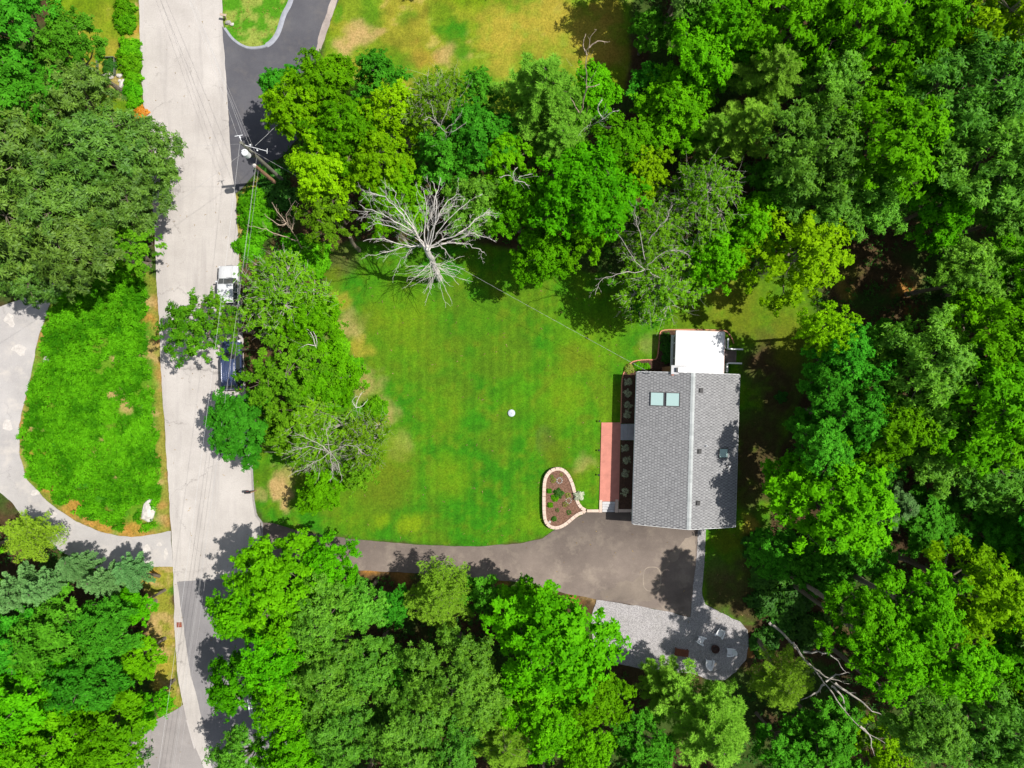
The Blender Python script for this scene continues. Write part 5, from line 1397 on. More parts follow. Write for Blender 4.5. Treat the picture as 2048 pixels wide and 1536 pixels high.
bush(1158, 991, 10, 'whiteflower', 'white-flowered bush beside the ring of blocks', 'flowers', 'flowering_shrub', hs=.9, z=h1(*G(1158, 991)))
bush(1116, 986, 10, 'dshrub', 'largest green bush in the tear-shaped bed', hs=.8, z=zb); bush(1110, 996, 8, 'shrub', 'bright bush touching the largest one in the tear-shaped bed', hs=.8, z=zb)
bush(1098, 982, 5.5, 'shrub', 'small green mound at the left rim of the tear-shaped bed', 'plant', 'plant', z=zb); bush(1100, 1010, 6, 'shrub', 'small green mound lower at the left rim of the tear-shaped bed', 'plant', 'plant', z=zb)
bush(1107, 961, 6.5, 'yshrub', 'yellow spiky plant at the top of the tear-shaped bed', 'plant', 'plant', var=4, z=zb); bush(1104, 953, 4.5, 'shrub', 'green tuft above the yellow plant at the top of the bed', 'plant', 'plant', var=4, z=zb)
bush(1122, 949, 4, 'yshrub', 'little yellow tuft at the top right of the bed', 'plant', 'plant', var=4, z=zb)
bush(1135, 991, 7, 'yshrub', 'yellow spiky plant on the right side of the bed', 'plant', 'plant', var=4, z=zb); bush(1131, 1009, 7, 'yshrub', 'pale spiky plant below the yellow one on the right of the bed', 'plant', 'plant', var=4, z=zb)
bush(1108, 1037, 5.5, 'dshrub', 'dark clump near the bottom of the tear-shaped bed', 'plant', 'plant', z=zb); bush(1137, 1025, 6, 'dshrub', 'thin dark tuft by the lower right blocks of the bed', 'plant', 'plant', var=4, z=zb)
bush(1115, 1020, 5, 'dshrub', 'dark wispy plant in the middle of the mulch', 'plant', 'plant', var=4, z=zb)
# stone rings in the bed
M['stone'] = plain('pale_grey_stone', (.29, .27, .25), .85, .25, 4, bmp=.4)
M['palestone'] = plain('pale_stone', (.46, .43, .40), .85, .25, 3, bmp=.4)
def rock_mesh(seed, sub=2):
    bm = bmesh.new(); bmesh.ops.create_icosphere(bm, subdivisions=sub, radius=1)
    for v in bm.verts:
        n_ = mnoise.noise(v.co * 1.3 + Vector((seed * 3.1, seed, 0))); n2 = mnoise.noise(v.co * 3 + Vector((seed, 0, 4)))
        v.co *= 1 + .35 * n_ + .12 * n2
    me = bpy.data.meshes.new('rock'); bm.to_mesh(me); bm.free(); return me
ROCK = [rock_mesh(i) for i in range(4)]
for i, (px, py, lb) in enumerate([(1119, 961, 'ring of pale stones at the top of the tear-shaped bed'), (1137, 1001, 'ring of darker stones on the right side of the tear-shaped bed')]):
    x, y = G(px, py, zb); e = empty('stone_ring', (x, y, zb), 0, lb, 'stones')
    for k in range(9):
        a = k * 2 * math.pi / 9
        me = ROCK[k % 4]; o = bpy.data.objects.new('stone', me); COL.objects.link(o)
        if len(me.materials) == 0: me.materials.append(M['stone'])
        o.parent = e; o.location = (.27 * math.cos(a), .27 * math.sin(a), .05); s = .085 if i == 0 else .07; o.scale = (s, s * .8, s * .7); o.rotation_euler = (0, 0, a * 2)
def rock(px, py, sx, sy, sz, rz, label, v=0, mat='palestone', z=None, group=None):
    x, y = G(px, py, .2); me = ROCK[v].copy(); me.materials.clear(); me.materials.append(M[mat])
    o = link_mesh('boulder', me, None, None, (x, y, (h1(x, y) if z is None else z) + sz * .3)); o.scale = (sx, sy, sz); o.rotation_euler = (0, 0, R(rz))
    return tag(o, label, 'rock', group)
rock(297, 1022, .62, 1.15, .35, -6, 'long pale boulder at the lower end of the island by the road', 0)
rock(306, 1000, .22, .2, .15, 0, 'small pale rock just above the long boulder', 1)
rock(93, 720, .42, .42, .18, 20, 'flat greenish grey rock on the left side of the island', 2, 'stone')
rock(286, 815, .28, .3, .15, 0, 'small grey rock among tan patches of the island', 3, 'stone')
rock(217, 151, .5, .3, .3, 0, 'rounded white rock under the trees beside the garden bed', 1, 'palestone')
rock(243, 166, .22, .5, .25, -25, 'long white rock near the roadside hedge', 2); rock(237, 150, .3, .22, .18, 10, 'pale rock nearest the hedge gap', 3); rock(238, 160, .18, .16, .12, 0, 'smallest pale rock by the hedge', 0)
rock(1099, 1043, .14, .14, .12, 0, 'white stone at the lower left inside the block ring', 1, 'palestone', zb)
rock(456, 44, .3, .2, .2, 0, 'grey stone at the tip of the grass tongue by the road', 0, 'stone'); rock(463, 47, .2, .14, .14, 30, 'pale stone beside the grey one at the grass tongue', 2)
# small fenced garden bed, top left
e = empty('garden_bed', (*G(214, 132), 0), 0, 'small garden bed framed by dark weathered boards beside the lawn', 'garden bed')
for (xa, ya, xb, yb2) in ((196, 117, 231, 116), (231, 116, 231, 152), (196, 117, 196, 152), (196, 152, 231, 152)):
    a = G(xa, ya); b_ = G(xb, yb2); d = Vector((b_[0] - a[0], b_[1] - a[1], 0)); mt = Matrix.Translation((a[0], a[1], 0)) @ Matrix.Rotation(math.atan2(d.y, d.x), 4, 'Z')
    mb = MB(); mb.box(.05, d.length - .05, -.04, .04, -.05, .3, mt); lmesh(mb, 'board', plain('grey_green_board', (.09, .11, .08), .9, .3, 4), e)

# ---- ground cover and undergrowth (uncountable)
def scatter(name, mask, n, L, W, nl, hmax, mat, seed, box, zoff=0.0):
    rg = np.random.default_rng(seed)
    x = rg.uniform(box[0], box[1], n); y = rg.uniform(box[2], box[3], n)
    keep = mask(x, y); x, y = x[keep], y[keep]; n = len(x)
    cl = fbm(x, y, 1.1, seed % 30)
    z = hgt(x, y) - .03 + rg.uniform(.1, 1, n) * hmax * (.3 + 1.2 * cl) + zoff
    P = np.stack([x, y, z], 1); N = unit(np.array((0, 0, 1.0)) + rg.normal(0, .35, (n, 3)))
    V, F, T = leaves(P, N, nl, L, W, rg, tint=np.clip(cl * 2.6 - .8 + rg.normal(0, .12, n), 0, 1))
    me = mesh_arrays(name, V, F, T); o = link_mesh(name, me, M[mat]); o['kind'] = 'stuff'; return o
M['cover'] = leaf_mat('ground_cover_leaf', (0.022, 0.140, 0.002), (0.115, 0.400, 0.006), hue=0, val=0, spec=.03)
M['cover2'] = leaf_mat('dry_cover_leaf', (.20, .18, .02), (.40, .30, .07), hue=0, val=0)
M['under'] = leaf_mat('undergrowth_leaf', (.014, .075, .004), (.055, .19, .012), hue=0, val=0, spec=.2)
IP = [(p, r_) for p, r_ in [((px, py), r) for px, py, r, c, s in PATCH if px < 340 and 560 < py < 1090]]
def island_mask(x, y):
    s = pip(polyI, x, y); k = s > .35 + 1.1 * (vnoise(x, y, 1.3, 9))
    for (p, r) in IP:
        cx, cy = G(*p); k &= np.hypot(x - cx, y - cy) > r / 20.08 * (.22 + .6 * vnoise(x, y, .7, 4))
    for px, py, r in ((297, 1022, 25), (93, 720, 11), (286, 815, 9), (306, 1000, 7)):
        cx, cy = G(px, py); k &= np.hypot((x - cx) * 1.5, y - cy) > r / 20.08
    return k & (fbm(x, y, 2.0, 6) > .30)
bx = (-51, -34, -16, 14)
tag(scatter('ground_cover', island_mask, 24000, .28, .13, 5, 1.0, 'cover', 61, bx), 'bright leafy weeds covering the island between road and lane', 'ground cover')
tag(scatter('dry_weeds', lambda x, y: (pip(polyI, x, y) > .1) & (pip(polyI, x, y) < 1.6) & (vnoise(x, y, .8, 3) > .5), 1500, .16, .05, 5, .15, 'cover2', 62, bx), 'dry yellow weeds round the rim of the island', 'weeds')
polyAll = [polyL, polyF, polyF2, polyT, polyI, gp([(270, -200), (444, -200), (478, 520), (508, 1010), (530, 1130), (600, 1760), (200, 1760), (362, 1392), (338, 1000), (313, 560)]), gp([(520, 1040), (700, 1074), (1085, 1074), (1172, 1020), (1420, 1040), (1500, 1250), (1500, 1365), (1180, 1330), (1060, 1170), (730, 1145), (520, 1140)]),
           gp([(-260, 590), (0, 610), (110, 500), (130, 500), (40, 850), (152, 1040), (346, 1060), (346, 1134), (200, 1142), (60, 1052), (-260, 960)]), gp([(444, 40), (680, -160), (620, 260), (470, 390)]), polyV]
def wood_mask(x, y):
    k = np.ones(len(x), bool)
    for pl in polyAll: k &= pip(pl, x, y) < -.2
    return k & (fbm(x, y, 3.0, 15) > .40)
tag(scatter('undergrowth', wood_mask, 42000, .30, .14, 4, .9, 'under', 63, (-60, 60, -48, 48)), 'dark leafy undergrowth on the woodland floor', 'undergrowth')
def verge_mask(x, y): return ((pip(polyV, x, y) > .1) | (pip(polyT, x, y) > .3)) & (vnoise(x, y, .9, 5) > .35)
tag(scatter('rough_grass', verge_mask, 5000, .14, .03, 5, .10, 'cover2', 64, (-38, -20, -34, 40)), 'tufts of dry rough grass on the verges', 'grass')

def litter_mask(x, y): return (pip(polyL, x, y) > 0) | (pip(polyAll[6], x, y) > 0) | (pip(polyAll[5], x, y) > 0)
M['litter'] = leaf_mat('fallen_leaf', (.12, .075, .03), (.36, .25, .09), hue=0, val=0)
tag(scatter('fallen_leaves', litter_mask, 900, .13, .09, 2, .03, 'litter', 66, (-38, 24, -38, 38), .03), 'scattered brown fallen leaves on lawn, road and drive', 'leaves')
# ================================================================== street furniture, wires
M['polewood'] = plain('weathered_pole_wood', (.17, .165, .13), .9, .3, 2, bmp=.3)
M['polebrown'] = plain('brown_pole_wood', (.30, .17, .10), .9, .3, 2, bmp=.3)
M['whitemetal'] = plain('pale_grey_enamel', (.72, .73, .74), .35, .05, 3)
M['wire'] = plain('bare_pale_wire', (.46, .46, .46), .45, .1, 2)
M['cable'] = plain('grey_cable', (.34, .33, .33), .6, .1, 2)
pb = G(567, 362); pt = PW(482, 285, 10.4)
up = empty('utility_pole', (pb[0], pb[1], 0), 0, 'weathered utility pole with a white transformer beside the black driveway', 'utility pole')
bw = Vector((pb[0], pb[1], -.3))
def ppt(f): return bw.lerp(pt, f)
mb = MB(); mb.tube([bw, ppt(.3), ppt(.6), pt], [.19, .175, .155, .13], 12); lmesh(mb, 'pole', M['polewood'], up)
mb = MB(); c = ppt(.88) + Vector((-.12, -.46, 0)); mb.lathe([(.05, 0), (.24, .02), (.27, .06), (.27, .78), (.29, .80), (.29, .86), (.22, .94), (.08, .97)], (c.x, c.y, c.z - .6), 20); tf = lmesh(mb, 'transformer', M['whitemetal'], up)
mb = MB(); mb.tube([c + Vector((.08, .08, .3)), c + Vector((.10, .10, .62))], [.05, .035], 8); mb.tube([c + Vector((-.1, .05, .3)), c + Vector((-.12, .06, .55))], [.04, .03], 8); lmesh(mb, 'bushing', M['whitemetal'], up)
mb = MB(); mb.tube([ppt(.985) + Vector((-.15, .5, .1)), ppt(.985) + Vector((.1, -.1, .05))], .024, 6); mb.tube([ppt(.985) + Vector((-.55, .55, .1)), ppt(.985) + Vector((.12, .65, .12))], .026, 6); lmesh(mb, 'crossarm', M['whitemetal'], up)
mb = MB(); a_ = ppt(.95); mb.tube([a_, a_ + Vector((2.0, -.55, .05))], .022, 6); mb.tube([a_ + Vector((2.0, -.75, .0)), a_ + Vector((2.05, -.35, .1))], .02, 6); lmesh(mb, 'side_arm', M['whitemetal'], up)
for q in ((-.15, .5, .2), (.62, -.05, -.1), (1.1, -.4, -.4)):
    mb = MB(); c2 = ppt(.97) + Vector(q); mb.lathe([(.03, -.08), (.07, -.04), (.04, 0), (.07, .04), (.03, .1)], c2, 10); lmesh(mb, 'insulator', M['whitemetal'], up)
mb = MB(); c2 = ppt(.80); mb.box(c2.x + .05, c2.x + .25, c2.y - .42, c2.y - .1, c2.z - .3, c2.z + .1); mb.tube([c2 + Vector((.1, -.2, 0)), c2 + Vector((.35, -.7, -.5))], .03); lmesh(mb, 'bracket', M['blackpl'], up)
b2 = G(556, 370); t2 = PW(509, 331, 6.3)
sp = empty('utility_pole', (b2[0], b2[1], 0), 0, 'short brown stub pole next to the taller pole', 'utility pole')
mb = MB(); mb.tube([Vector((b2[0], b2[1], -.3)), Vector((b2[0], b2[1], 0)).lerp(t2, .5), t2], [.19, .175, .16], 12); lmesh(mb, 'pole', M['polebrown'], sp)
mb = MB(); mb.lathe([(.165, 0), (.165, .03), (.10, .05)], t2, 12); lmesh(mb, 'pole_top', M['palestone'], sp)
mb = MB(); mb.box(t2.x - .02, t2.x + .10, t2.y - .42, t2.y - .16, t2.z - 1.2, t2.z - .5); lmesh(mb, 'cable_box', M['blackpl'], sp)
def wire(a, b_, sag, r, mat, label, group=None, bead=False):
    pts = [a.lerp(b_, t) - Vector((0, 0, sag * 4 * t * (1 - t))) for t in np.linspace(0, 1, 25)]
    mb = MB(); mb.tube(pts, r, 5)
    if bead:     # wrapped drop cable: a second strand twisting round the first
        q = []
        L = (b_ - a).length; n = int(L / .30); d = (b_ - a).normalized(); s = d.cross(Vector((0, 0, 1))).normalized(); u = s.cross(d)
        for i in range(n + 1):
            t = i / n; p = a.lerp(b_, t) - Vector((0, 0, sag * 4 * t * (1 - t))); w = i * 1.3
            q.append(p + (s * math.cos(w) + u * math.sin(w)) * r * 1.5)
        mb.tube(q, r * .8, 4)
    return tag(mb.build('power_line' if r < .02 or not bead else 'service_cable', mat), label, 'wire', group)
top = ppt(.985)
wire(top + Vector((-.15, -.05, .05)), PW(255, 1950, 10.2), .8, .008, M['wire'], 'pale top wire running down the road from the pole to the bottom edge', 'wires along the road')
wire(ppt(.80) + Vector((.5, -.5, 0)), PW(279, 1950, 8.2), .8, .009, M['cable'], 'thick cable under the top wire, crossing above both parked vehicles', 'wires along the road')
wire(t2 + Vector((-.05, -.2, -.4)), PW(284, 1950, 6.6), .7, .008, M['cable'], 'left of the two low cables from the brown stub pole', 'wires along the road')
wire(t2 + Vector((.12, -.25, -.6)), PW(294, 1950, 6.4), .8, .008, M['cable'], 'right of the two low cables from the brown stub pole', 'wires along the road')
wire(top + Vector((-.3, .55, .12)), PW(170, -560, 10.6), .5, .007, M['wire'], 'leftmost pale wire from the pole up to the top edge', 'wires to the top edge')
wire(top + Vector((.1, .65, .12)), PW(177, -560, 10.0), .5, .007, M['wire'], 'second pale wire from the pole up to the top edge', 'wires to the top edge')
wire(ppt(.86) + Vector((.2, .1, 0)), PW(143, -560, 8.4), .6, .009, M['cable'], 'thick cable from the pole over the road to the top edge', 'wires to the top edge')
wire(ppt(.72) + Vector((.1, .1, 0)), PW(137, -560, 7.0), .6, .008, M['cable'], 'lowest cable from the pole to the top edge', 'wires to the top edge')
wire(ppt(.97), PW(-60, 296, 9.0), .5, .006, M['cable'], 'thin wire from the pole straight across the road into the oaks')
wire(ppt(.86), PW(-60, 690, 6.5), .7, .007, M['cable'], 'twisted service cable slanting across the road to the left edge', None, True)
hw = house.matrix_world if False else Matrix.Translation((HX, HY, 0)) @ Matrix.Rotation(HROT, 4, 'Z')
wire(ppt(.86) + Vector((.15, -.05, 0)), hw @ Vector((-3.95, 7.2, 4.42)), .9, .007, M['cable'], 'twisted service cable from the pole across the lawn to the house corner', None, True)
wire(ppt(.88) + Vector((.7, .2, 0)), PW(640, 150, 7.5), .4, .007, M['wire'], 'twisted cable from the pole up right over the black driveway', None, True)
# mailbox
x, y = G(503, 984, 1.0)
mbx = empty('mailbox', (x, y, 0), R(3), 'black mailbox on a post at the road edge above the driveway mouth', 'mailbox')
mb = MB(); prof = [(-.12, 0), (.12, 0), (.12, .14), (.085, .225), (0, .26), (-.085, .225), (-.12, .14)]
mb.loft([[(-.62, a, 1.05 + z) for a, z in prof], [(-.05, a, 1.05 + z) for a, z in prof]]); mb.build('box', M['blackpl'], mbx)
mb = MB(); mb.box(.0, .10, -.05, .05, -.1, 1.25, None, .01); mb.build('post', M['polebrown'], mbx)
mb = MB(); mb.box(-.55, .0, -.045, .045, .95, 1.045); mb.build('arm', M['polebrown'], mbx)
mb = MB(); mb.box(-.25, -.22, .125, .14, 1.12, 1.34); mb.box(-.35, -.219, .125, .139, 1.30, 1.38); mb.build('flag', plain('red_flag', (.5, .03, .02), .5), mbx)
# storm drain grate
x, y = G(358.5, 1249.5)
gr = empty('drain_grate', (x, y, .008), R(2), 'rust-red storm drain grate at the left edge of the road', 'drain grate')
M['rust'] = plain('rusty_iron', (.23, .062, .035), .8, .35, 8, bmp=.3)
mb = MB(); mb.box(-.25, .25, -.25, .25, -.03, .006); mb.build('pit', M['blackpl'], gr)
for k in range(4):
    mb = MB(); y0 = -.25 + k * .128; mb.box(-.25, .25, y0, y0 + .108, .007, .035, None, .006); mb.build('bar', M['rust'], gr)
# round septic cover on the lawn
x, y = G(1023, 826)
zz = h1(x, y)
cv = empty('well_cover', (x, y, zz - .03), 0, 'round pale blue-grey concrete lid in the middle of the lawn', 'cover')
mb = MB(); mb.lathe([(.36, -.1), (.36, .10), (.33, .135), (.2, .16), (.0, .165)], (0, 0, 0), 32, cap=False); mb.build('lid', plain('blue_grey_concrete', (.40, .44, .48), .7, .15, 4), cv, smooth=True)
mb = MB(); mb.tube([(-.08, 0, .155), (-.06, 0, .2), (.06, 0, .2), (.08, 0, .155)], .012, 6); mb.build('lift_handle', M['metaldark'], cv)
# path lights
for i, (px, py) in enumerate([(1198, 842), (1197, 900), (1196.5, 949)]):
    x, y = G(px, py, zT); zz = h1(x, y)
    e = empty('path_light', (x, y, zz), 0, ['black path light at the upper end of the red walk', 'black path light halfway along the red walk', 'black path light nearest the steps of the red walk'][i], 'path light', 'path lights beside the red walk')
    mb = MB(); mb.tube([(0, 0, -.1), (0, 0, .32)], .015, 6); mb.build('stake', M['blackpl'], e)
    mb = MB(); mb.lathe([(.045, .26), (.045, .36)], (0, 0, 0), 10); mb.build('lens', M['white'], e)
    mb = MB(); mb.lathe([(.10, .36), (.09, .39), (.03, .43), (.0, .44)], (0, 0, 0), 12, cap=False); mb.build('cap', M['blackpl'], e)
# white barrier under the trees
a = PW(497, 1398, .8); b_ = PW(503, 1432, .8)
e = empty('barrier', (a.x, a.y, 0), 0, 'white two-rail barrier with an end plate in the tree shade by the road', 'barrier')
d = (b_ - a); ang = math.atan2(d.y, d.x); mt = Matrix.Translation((a.x, a.y, 0)) @ Matrix.Rotation(ang, 4, 'Z')
M['barrier'] = plain('blue_white_paint', (.74, .77, .80), .4, .08, 4)
for off in (-.11, .11):
    mb = MB(); mb.box(0, d.length, off - .045, off + .045, .72 - abs(off), .80 - off * .5, mt, .01); lmesh(mb, 'rail', M['barrier'], e)
for q in (.15, d.length - .15):
    mb = MB(); mb.box(q - .05, q + .05, -.05, .05, -.05, .67, mt); lmesh(mb, 'post', M['barrier'], e)
mb = MB(); mb.box(d.length + .03, d.length + .40, -.02, .46, .66, .74, mt, .02); lmesh(mb, 'plate', M['barrier'], e)
# wooden post at the grass tongue
x, y = G(452, 37); e = empty('sign_post', (x, y, 0), R(-10), 'short weathered wooden post with a plank at the grass tongue', 'post')
mb = MB(); mb.box(-.06, .06, -.06, .06, -.1, .7); mb.build('post', M['weathered'], e); mb = MB(); mb.box(-.3, .35, -.12, .10, .703, .75, None, .01); mb.build('plank', M['weathered'], e)

# ================================================================== seating area
M['resin'] = plain('white_resin', (.84, .85, .87), .45, .03, 3)
def chair(px, py, face_deg, label):
    """resin garden chair; face_deg = direction it faces, world degrees"""
    x, y = G(px, py, .4); e = empty('garden_chair', (x, y, .022), R(face_deg), label, 'chair', 'white garden chairs round the fire pit')
    for k in range(5):     # seat slats run left to right, seat slopes down to the back
        mb = MB(); x0 = .30 - k * .105; z0 = .36 - k * .022; mb.box(x0 - .095, x0, -.26, .26, z0 - .02, z0, None, .005); mb.build('seat_slat', M['resin'], e)
    tilt = Matrix.Translation((-.22, 0, .25)) @ Matrix.Rotation(R(-24), 4, 'Y')
    for k in range(5):
        mb = MB(); y0 = -.25 + k * .102; hh = (.62, .70, .73, .70, .62)[k]; mb.box(-.012, .012, y0, y0 + .092, 0, hh, tilt, .005); mb.build('back_slat', M['resin'], e)
    for s in (-1, 1):
        mb = MB(); mb.prism([(.40, s * .29), (.40, s * .42), (.30, s * .435), (-.20, s * .39), (-.34, s * .34), (-.32, s * .29)], .52, .55); mb.build('armrest', M['resin'], e)
        mb = MB(); mb.box(.28, .36, s * .33 - .03, s * .33 + .03, 0, .519); mb.build('leg', M['resin'], e)
        mt = Matrix.Translation((.16, s * .285, .30)) @ Matrix.Rotation(R(18), 4, 'Y')
        mb = MB(); mb.box(-.66, .14, -.022, .022, -.07, .0, mt); mb.build('leg', M['resin'], e)
    return e
fp = G(1429, 1296)
def face(px, py):
    x, y = G(px, py); return math.degrees(math.atan2(fp[1] - y, fp[0] - x))
chair(1402, 1280, face(1402, 1280) + 8, 'white garden chair on the left side of the fire pit')
chair(1440, 1267, face(1440, 1267) - 6, 'white garden chair above the fire pit, farthest from the wood')
chair(1461, 1304, face(1461, 1304) + 14, 'white garden chair on the right side of the fire pit, half in sun')
chair(1419, 1327, face(1419, 1327) + 12, 'white garden chair below the fire pit, nearest the green trees')
e = empty('fire_pit', (fp[0], fp[1], .022), 0, 'round rusty brown fire pit in the middle of the chairs', 'fire pit')
M['pitrust'] = plain('dark_rusted_steel', (.075, .035, .027), .8, .35, 7, bmp=.3)
mb = MB(); mb.lathe([(.30, 0), (.36, .05), (.40, .30), (.42, .34), (.40, .345), (.36, .33), (.31, .14), (.0, .12)], (0, 0, 0), 28, cap=False); mb.build('bowl', M['pitrust'], e, smooth=True)
mb = MB(); mb.box(-.25, .18, -.05, .06, .13, .22, Matrix.Rotation(.6, 4, 'Z')); mb.box(-.2, .22, -.05, .05, .14, .21, Matrix.Rotation(-.5, 4, 'Z')); mb.build('charred_log', plain('charred_wood', (.05, .03, .025), .9, .4, 6), e)
x, y = G(1363.5, 1305.5, .4); e = empty('bench', (x, y, .022), R(-9), 'rust-brown low rectangular bench left of the fire pit', 'bench')
M['rustwood'] = plain('rust_brown_boards', (.16, .045, .018), .75, .3, 4)
for k in range(5):
    mb = MB(); y0 = -.35 + k * .142; mb.box(-.69, .69, y0, y0 + .136, .38, .42, None, .005); mb.build('plank', M['rustwood'], e)
for (sx, sy) in ((-1, -1), (1, -1), (-1, 1), (1, 1)):
    mb = MB(); mb.box(sx * .58 - .04, sx * .58 + .04, sy * .28 - .04, sy * .28 + .04, 0, .379); mb.build('leg', M['rustwood'], e)

# ================================================================== vehicles
m, nt, b = new_mat('white_car_paint'); b.inputs['Base Color'].default_value = (.50, .51, .53, 1); b.inputs['Roughness'].default_value = .25; b.inputs['Coat Weight'].default_value = .6; M['carwhite'] = m
m, nt, b = new_mat('dark_blue_car_paint'); b.inputs['Base Color'].default_value = (.045, .065, .14, 1); b.inputs['Roughness'].default_value = .22; b.inputs['Coat Weight'].default_value = 1.0; b.inputs['Metallic'].default_value = .3; M['carblue'] = m
M['tyre'] = plain('tyre_rubber', (.02, .02, .02), .85, .2, 6); M['rim'] = plain('alloy_rim', (.45, .45, .46), .35, .1, 4, .8)
M['chrome'] = plain('satin_chrome', (.6, .6, .62), .25, .05, 3, .9); M['lamp'] = plain('lamp_glass', (.6, .62, .65), .15, .05, 3); M['tail'] = plain('red_lamp', (.45, .02, .015), .3, .1, 3)
def csec(y, w, z0, z1, crown=.03):
    h = z1 - z0
    half = [(w * .90, z0), (w, z0 + .18 * h), (w, z0 + .72 * h), (w * .97, z0 + .90 * h), (w * .88, z1), (w * .5, z1 + crown * .8), (0, z1 + crown)]
    return [(x, y, z) for x, z in half] + [(-x, y, z) for x, z in reversed(half[:-1])]
def wheel(par, x, y, r, s):
    mb = MB(); mt = Matrix.Translation((x, y, r)) @ Matrix.Rotation(R(90), 4, 'Y')
    mb.lathe([(r * .62, -.11), (r * .95, -.11), (r, -.08), (r, .08), (r * .95, .11), (r * .62, .11)], (0, 0, 0), 24, M=mt); w = mb.build('wheel', M['tyre'], par, smooth=True)
    mb = MB(); mb.lathe([(.0, s * .10), (r * .2, s * .115), (r * .60, s * .10), (r * .60, s * .06)], (0, 0, 0), 16, cap=False, M=mt); mb.build('rim', M['rim'], w)
def vehicle(loc, rz, label, cat, name, paint, L, Wd, pick):
    e = empty(name, loc, rz, label, cat); hw_ = Wd / 2; f = L / 2
    hood = 1.12 if pick else 1.05; belt = 1.18 if pick else 1.08; roofz = 1.86 if pick else 1.74
    wsb, wst = (f - 1.25, f - 1.95) if pick else (f - 1.20, f - 1.95)           # windscreen base and top (along y)
    rt, rb = (f - 3.75, f - 3.95) if pick else (-f + .45, -f + .12)              # roof rear and rear glass base
    mb = MB()
    if pick:
        st_ = [(f, hw_ * .72, .5, .82), (f - .06, hw_ * .86, .42, .98), (f - .25, hw_ * .95, .36, 1.06), (f - .7, hw_ * .99, .34, 1.10), (wsb, hw_, .34, hood), (wsb - .5, hw_, .34, belt), (rb - .02, hw_, .34, belt)]
        mb.loft([csec(*s) for s in st_])
    else:
        st_ = [(f, hw_ * .66, .5, .74), (f - .08, hw_ * .84, .40, .88), (f - .32, hw_ * .95, .32, .96), (f - .8, hw_ * .99, .30, 1.01), (wsb, hw_, .30, hood), (wsb - .5, hw_, .30, belt), (-f + .35, hw_ * .985, .32, belt), (-f + .08, hw_ * .93, .40, belt - .03), (-f, hw_ * .82, .48, .85)]
        mb.loft([csec(*s) for s in st_])
    body = mb.build('body', paint, e, smooth=True)
    # roof and pillars
    rw, bw_ = hw_ * .76, hw_ * .93
    mb = MB()
    ring = lambda y0, y1, w, z, c=.08: [(w - c, y1, z), (-w + c, y1, z), (-w, y1 - c, z), (-w, y0 + c, z), (-w + c, y0, z), (w - c, y0, z), (w, y0 + c, z), (w, y1 - c, z)]
    mb.loft([ring(rt - .02, wst + .04, rw + .02, roofz - .05, .1), ring(rt, wst, rw, roofz, .12), ring(rt + .12, wst - .12, rw - .12, roofz + .035, .14)])
    mb.build('roof', paint, e, smooth=True)
    # glasshouse, a dark tapered volume that fills the space between belt and roof
    def quad(name, p, mat=M['glass'], th=.02):
        mb = MB(); P = [Vector(q) for q in p]; n_ = (P[1] - P[0]).cross(P[3] - P[0]).normalized() * th
        mb.add([*P, *[q - n_ for q in P]], [(0, 1, 2, 3), (7, 6, 5, 4), (0, 4, 5, 1), (1, 5, 6, 2), (2, 6, 7, 3), (3, 7, 4, 0)]); return mb.build(name, mat, e)
    zr = roofz - .045; zb_ = belt + .012
    quad('windshield', [(bw_ - .06, wsb - .03, hood + .03), (-bw_ + .06, wsb - .03, hood + .03), (-rw + .05, wst + .02, zr), (rw - .05, wst + .02, zr)])
    quad('rear_window', [(-bw_ + .08, rb, zb_), (bw_ - .08, rb, zb_), (rw - .06, rt - .01, zr), (-rw + .06, rt - .01, zr)])
    ym = (wsb + rb) / 2 - .1
    for s in (-1, 1):
        ya = [(wsb - .18, wst - .06), (ym + .05, ym + .05), (ym - .05, ym - .05), (rb + .08, rt + .08)]
        for i in (0, 2):
            (b0, t0), (b1, t1) = ya[i], ya[i + 1]
            p = [(s * (bw_ - .005), b0, zb_), (s * (bw_ - .005), b1, zb_), (s * (rw + .005), t1, zr), (s * (rw + .005), t0, zr)]
            quad('side_window', p if s > 0 else [p[1], p[0], p[3], p[2]])
        mb = MB()
        for (b0, t0) in ((wsb - .10, wst - .01), (ym, ym), (rb + .03, rt + .03)):
            mb.tube([(s * (bw_ - .02), b0, belt - .02), (s * (rw - .01), t0, roofz - .03)], .04, 6)
        mb.build('pillar', paint, e)
        mb = MB(); mb.box(s * hw_ - .0 if s > 0 else -hw_ - .2, s * hw_ + .2 if s > 0 else -hw_, wsb - .42, wsb - .28, belt - .02, belt + .16, None, .03); mb.build('mirror', paint, e)
        mb = MB(); mb.box(s * hw_ * .82 - .16, s * hw_ * .82 + .12, f - .24, f - .04, .76, .92, None, .03); mb.build('headlight', M['lamp'], e)
        mb = MB(); yb = -f; mb.box(s * hw_ * .9 - .09, s * hw_ * .9 + .07, yb - .012, yb + .1, .78, 1.08, None, .01); mb.build('taillight', M['tail'], e)
        for yw in (f - .95, -f + 1.05): wheel(e, s * (hw_ - .12), yw, .39 if pick else .36, s)
    mb = MB(); mb.prism([(hw_ * k, f + .08 - .30 * abs(k) ** 3) for k in (-.97, -.8, -.6, -.3, 0, .3, .6, .8, .97)] + [(hw_ * .9, f - .3), (-hw_ * .9, f - .3)], .40, .62); mb.build('bumper', M['chrome'] if pick else paint, e)
    mb = MB(); mb.box(-hw_ * .84, hw_ * .84, -f - .08, -f + .01, .42, .60, None, .03); mb.build('bumper', M['chrome'] if pick else M['blackpl'], e)
    mb = MB()
    for s in (-1, 1):
        mb.tube([(s * .12, wsb + .06, hood + .045), (s * .12 + .5, wsb - .05, hood + .085)], .012, 5)
    mb.build('wiper', M['blackpl'], e)
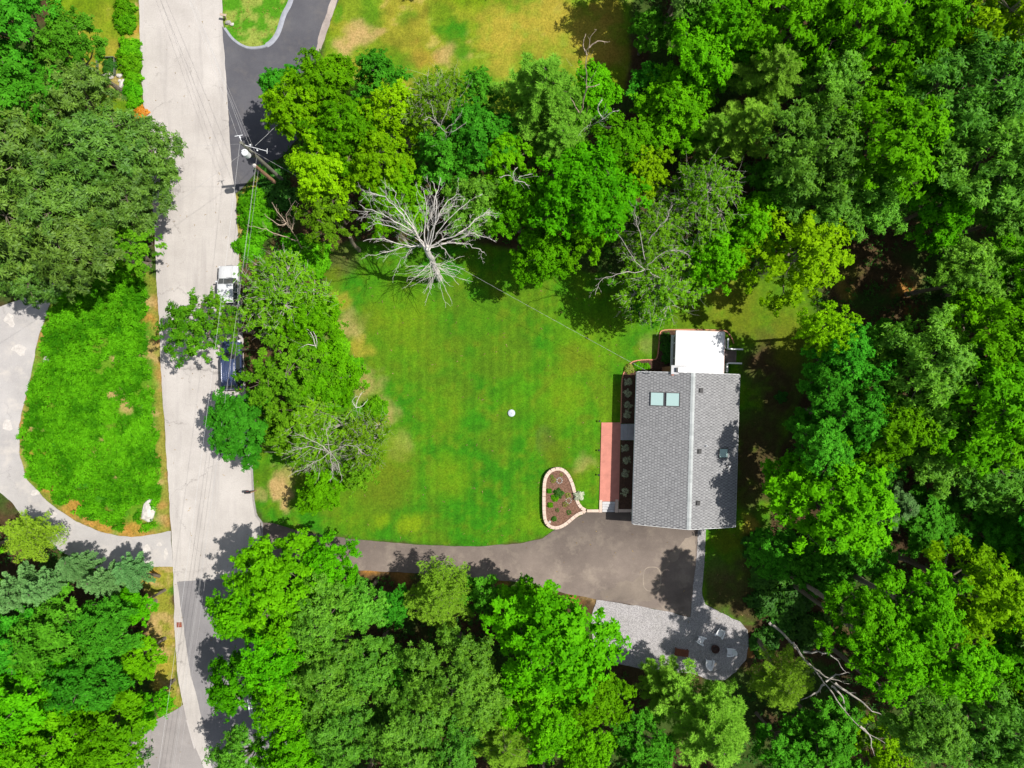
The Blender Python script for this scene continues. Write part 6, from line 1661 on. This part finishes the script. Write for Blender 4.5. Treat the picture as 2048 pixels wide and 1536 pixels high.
    if pick:
        y0, y1 = -f, rb - .06
        mb = MB(); mb.box(-hw_ + .10, hw_ - .10, y0 + .06, y1, .66, .72); mb.build('bed_floor', M['blackpl'], e)
        for s in (-1, 1):
            mb = MB(); mb.box(s * hw_ - .10 if s > 0 else -hw_, s * hw_ if s > 0 else -hw_ + .10, y0 + .04, y1, .40, 1.20, None, .03); mb.build('bed_side', paint, e)
        mb = MB(); mb.box(-hw_ + .101, hw_ - .101, y0, y0 + .07, .60, 1.18, None, .02); mb.build('tailgate', paint, e)
        mb = MB(); mb.box(-hw_ + .101, hw_ - .101, y1 - .07, y1, .721, 1.18); mb.build('bed_front', paint, e)
        mb = MB()
        for s in (-.32, .32): mb.box(s - .03, s + .03, f - 1.1, f - .35, 1.125, 1.15, None, .01)
        mb.build('hood_crease', paint, e)
    else:
        for s in (-1, 1):
            mb = MB(); mb.tube([(s * .62, wst - .25, roofz + .03), (s * .62, wst - .35, roofz + .09), (s * .62, rt + .4, roofz + .09), (s * .62, rt + .3, roofz + .03)], .018, 6); mb.build('roof_rail', M['chrome'], e)
        mb = MB()
        for k in range(5): mb.box(-.45 + k * .215, -.45 + k * .215 + .05, rt + .35, wst - .35, roofz + .036, roofz + .05)
        mb.build('roof_rib', M['carblue'], e)
    return e
x, y = G(457.5, 591, 1.0)
pk = vehicle((x, y, 0), R(1.5), 'white pickup truck parked facing up the road, half under branches', 'pickup truck', 'pickup_truck', M['carwhite'], 5.9, 1.98, True)
bx_ = empty('bucket', (x + .35, y - 2.35, .72), 0, 'round orange-yellow tub in the bed of the white pickup', 'tub')
mb = MB(); mb.lathe([(.20, 0), (.27, .44), (.29, .46), (.29, .50), (.25, .50), (.22, .30), (.0, .28)], (0, 0, 0), 20, cap=False); mb.build('tub', plain('orange_yellow_plastic', (.55, .26, .05), .6, .25, 6), bx_, smooth=True)
x, y = G(463, 730, .9)
vehicle((x, y, 0), R(1.5), 'dark blue car with roof rails parked below the white pickup', 'car', 'parked_car', M['carblue'], 4.9, 1.92, False)
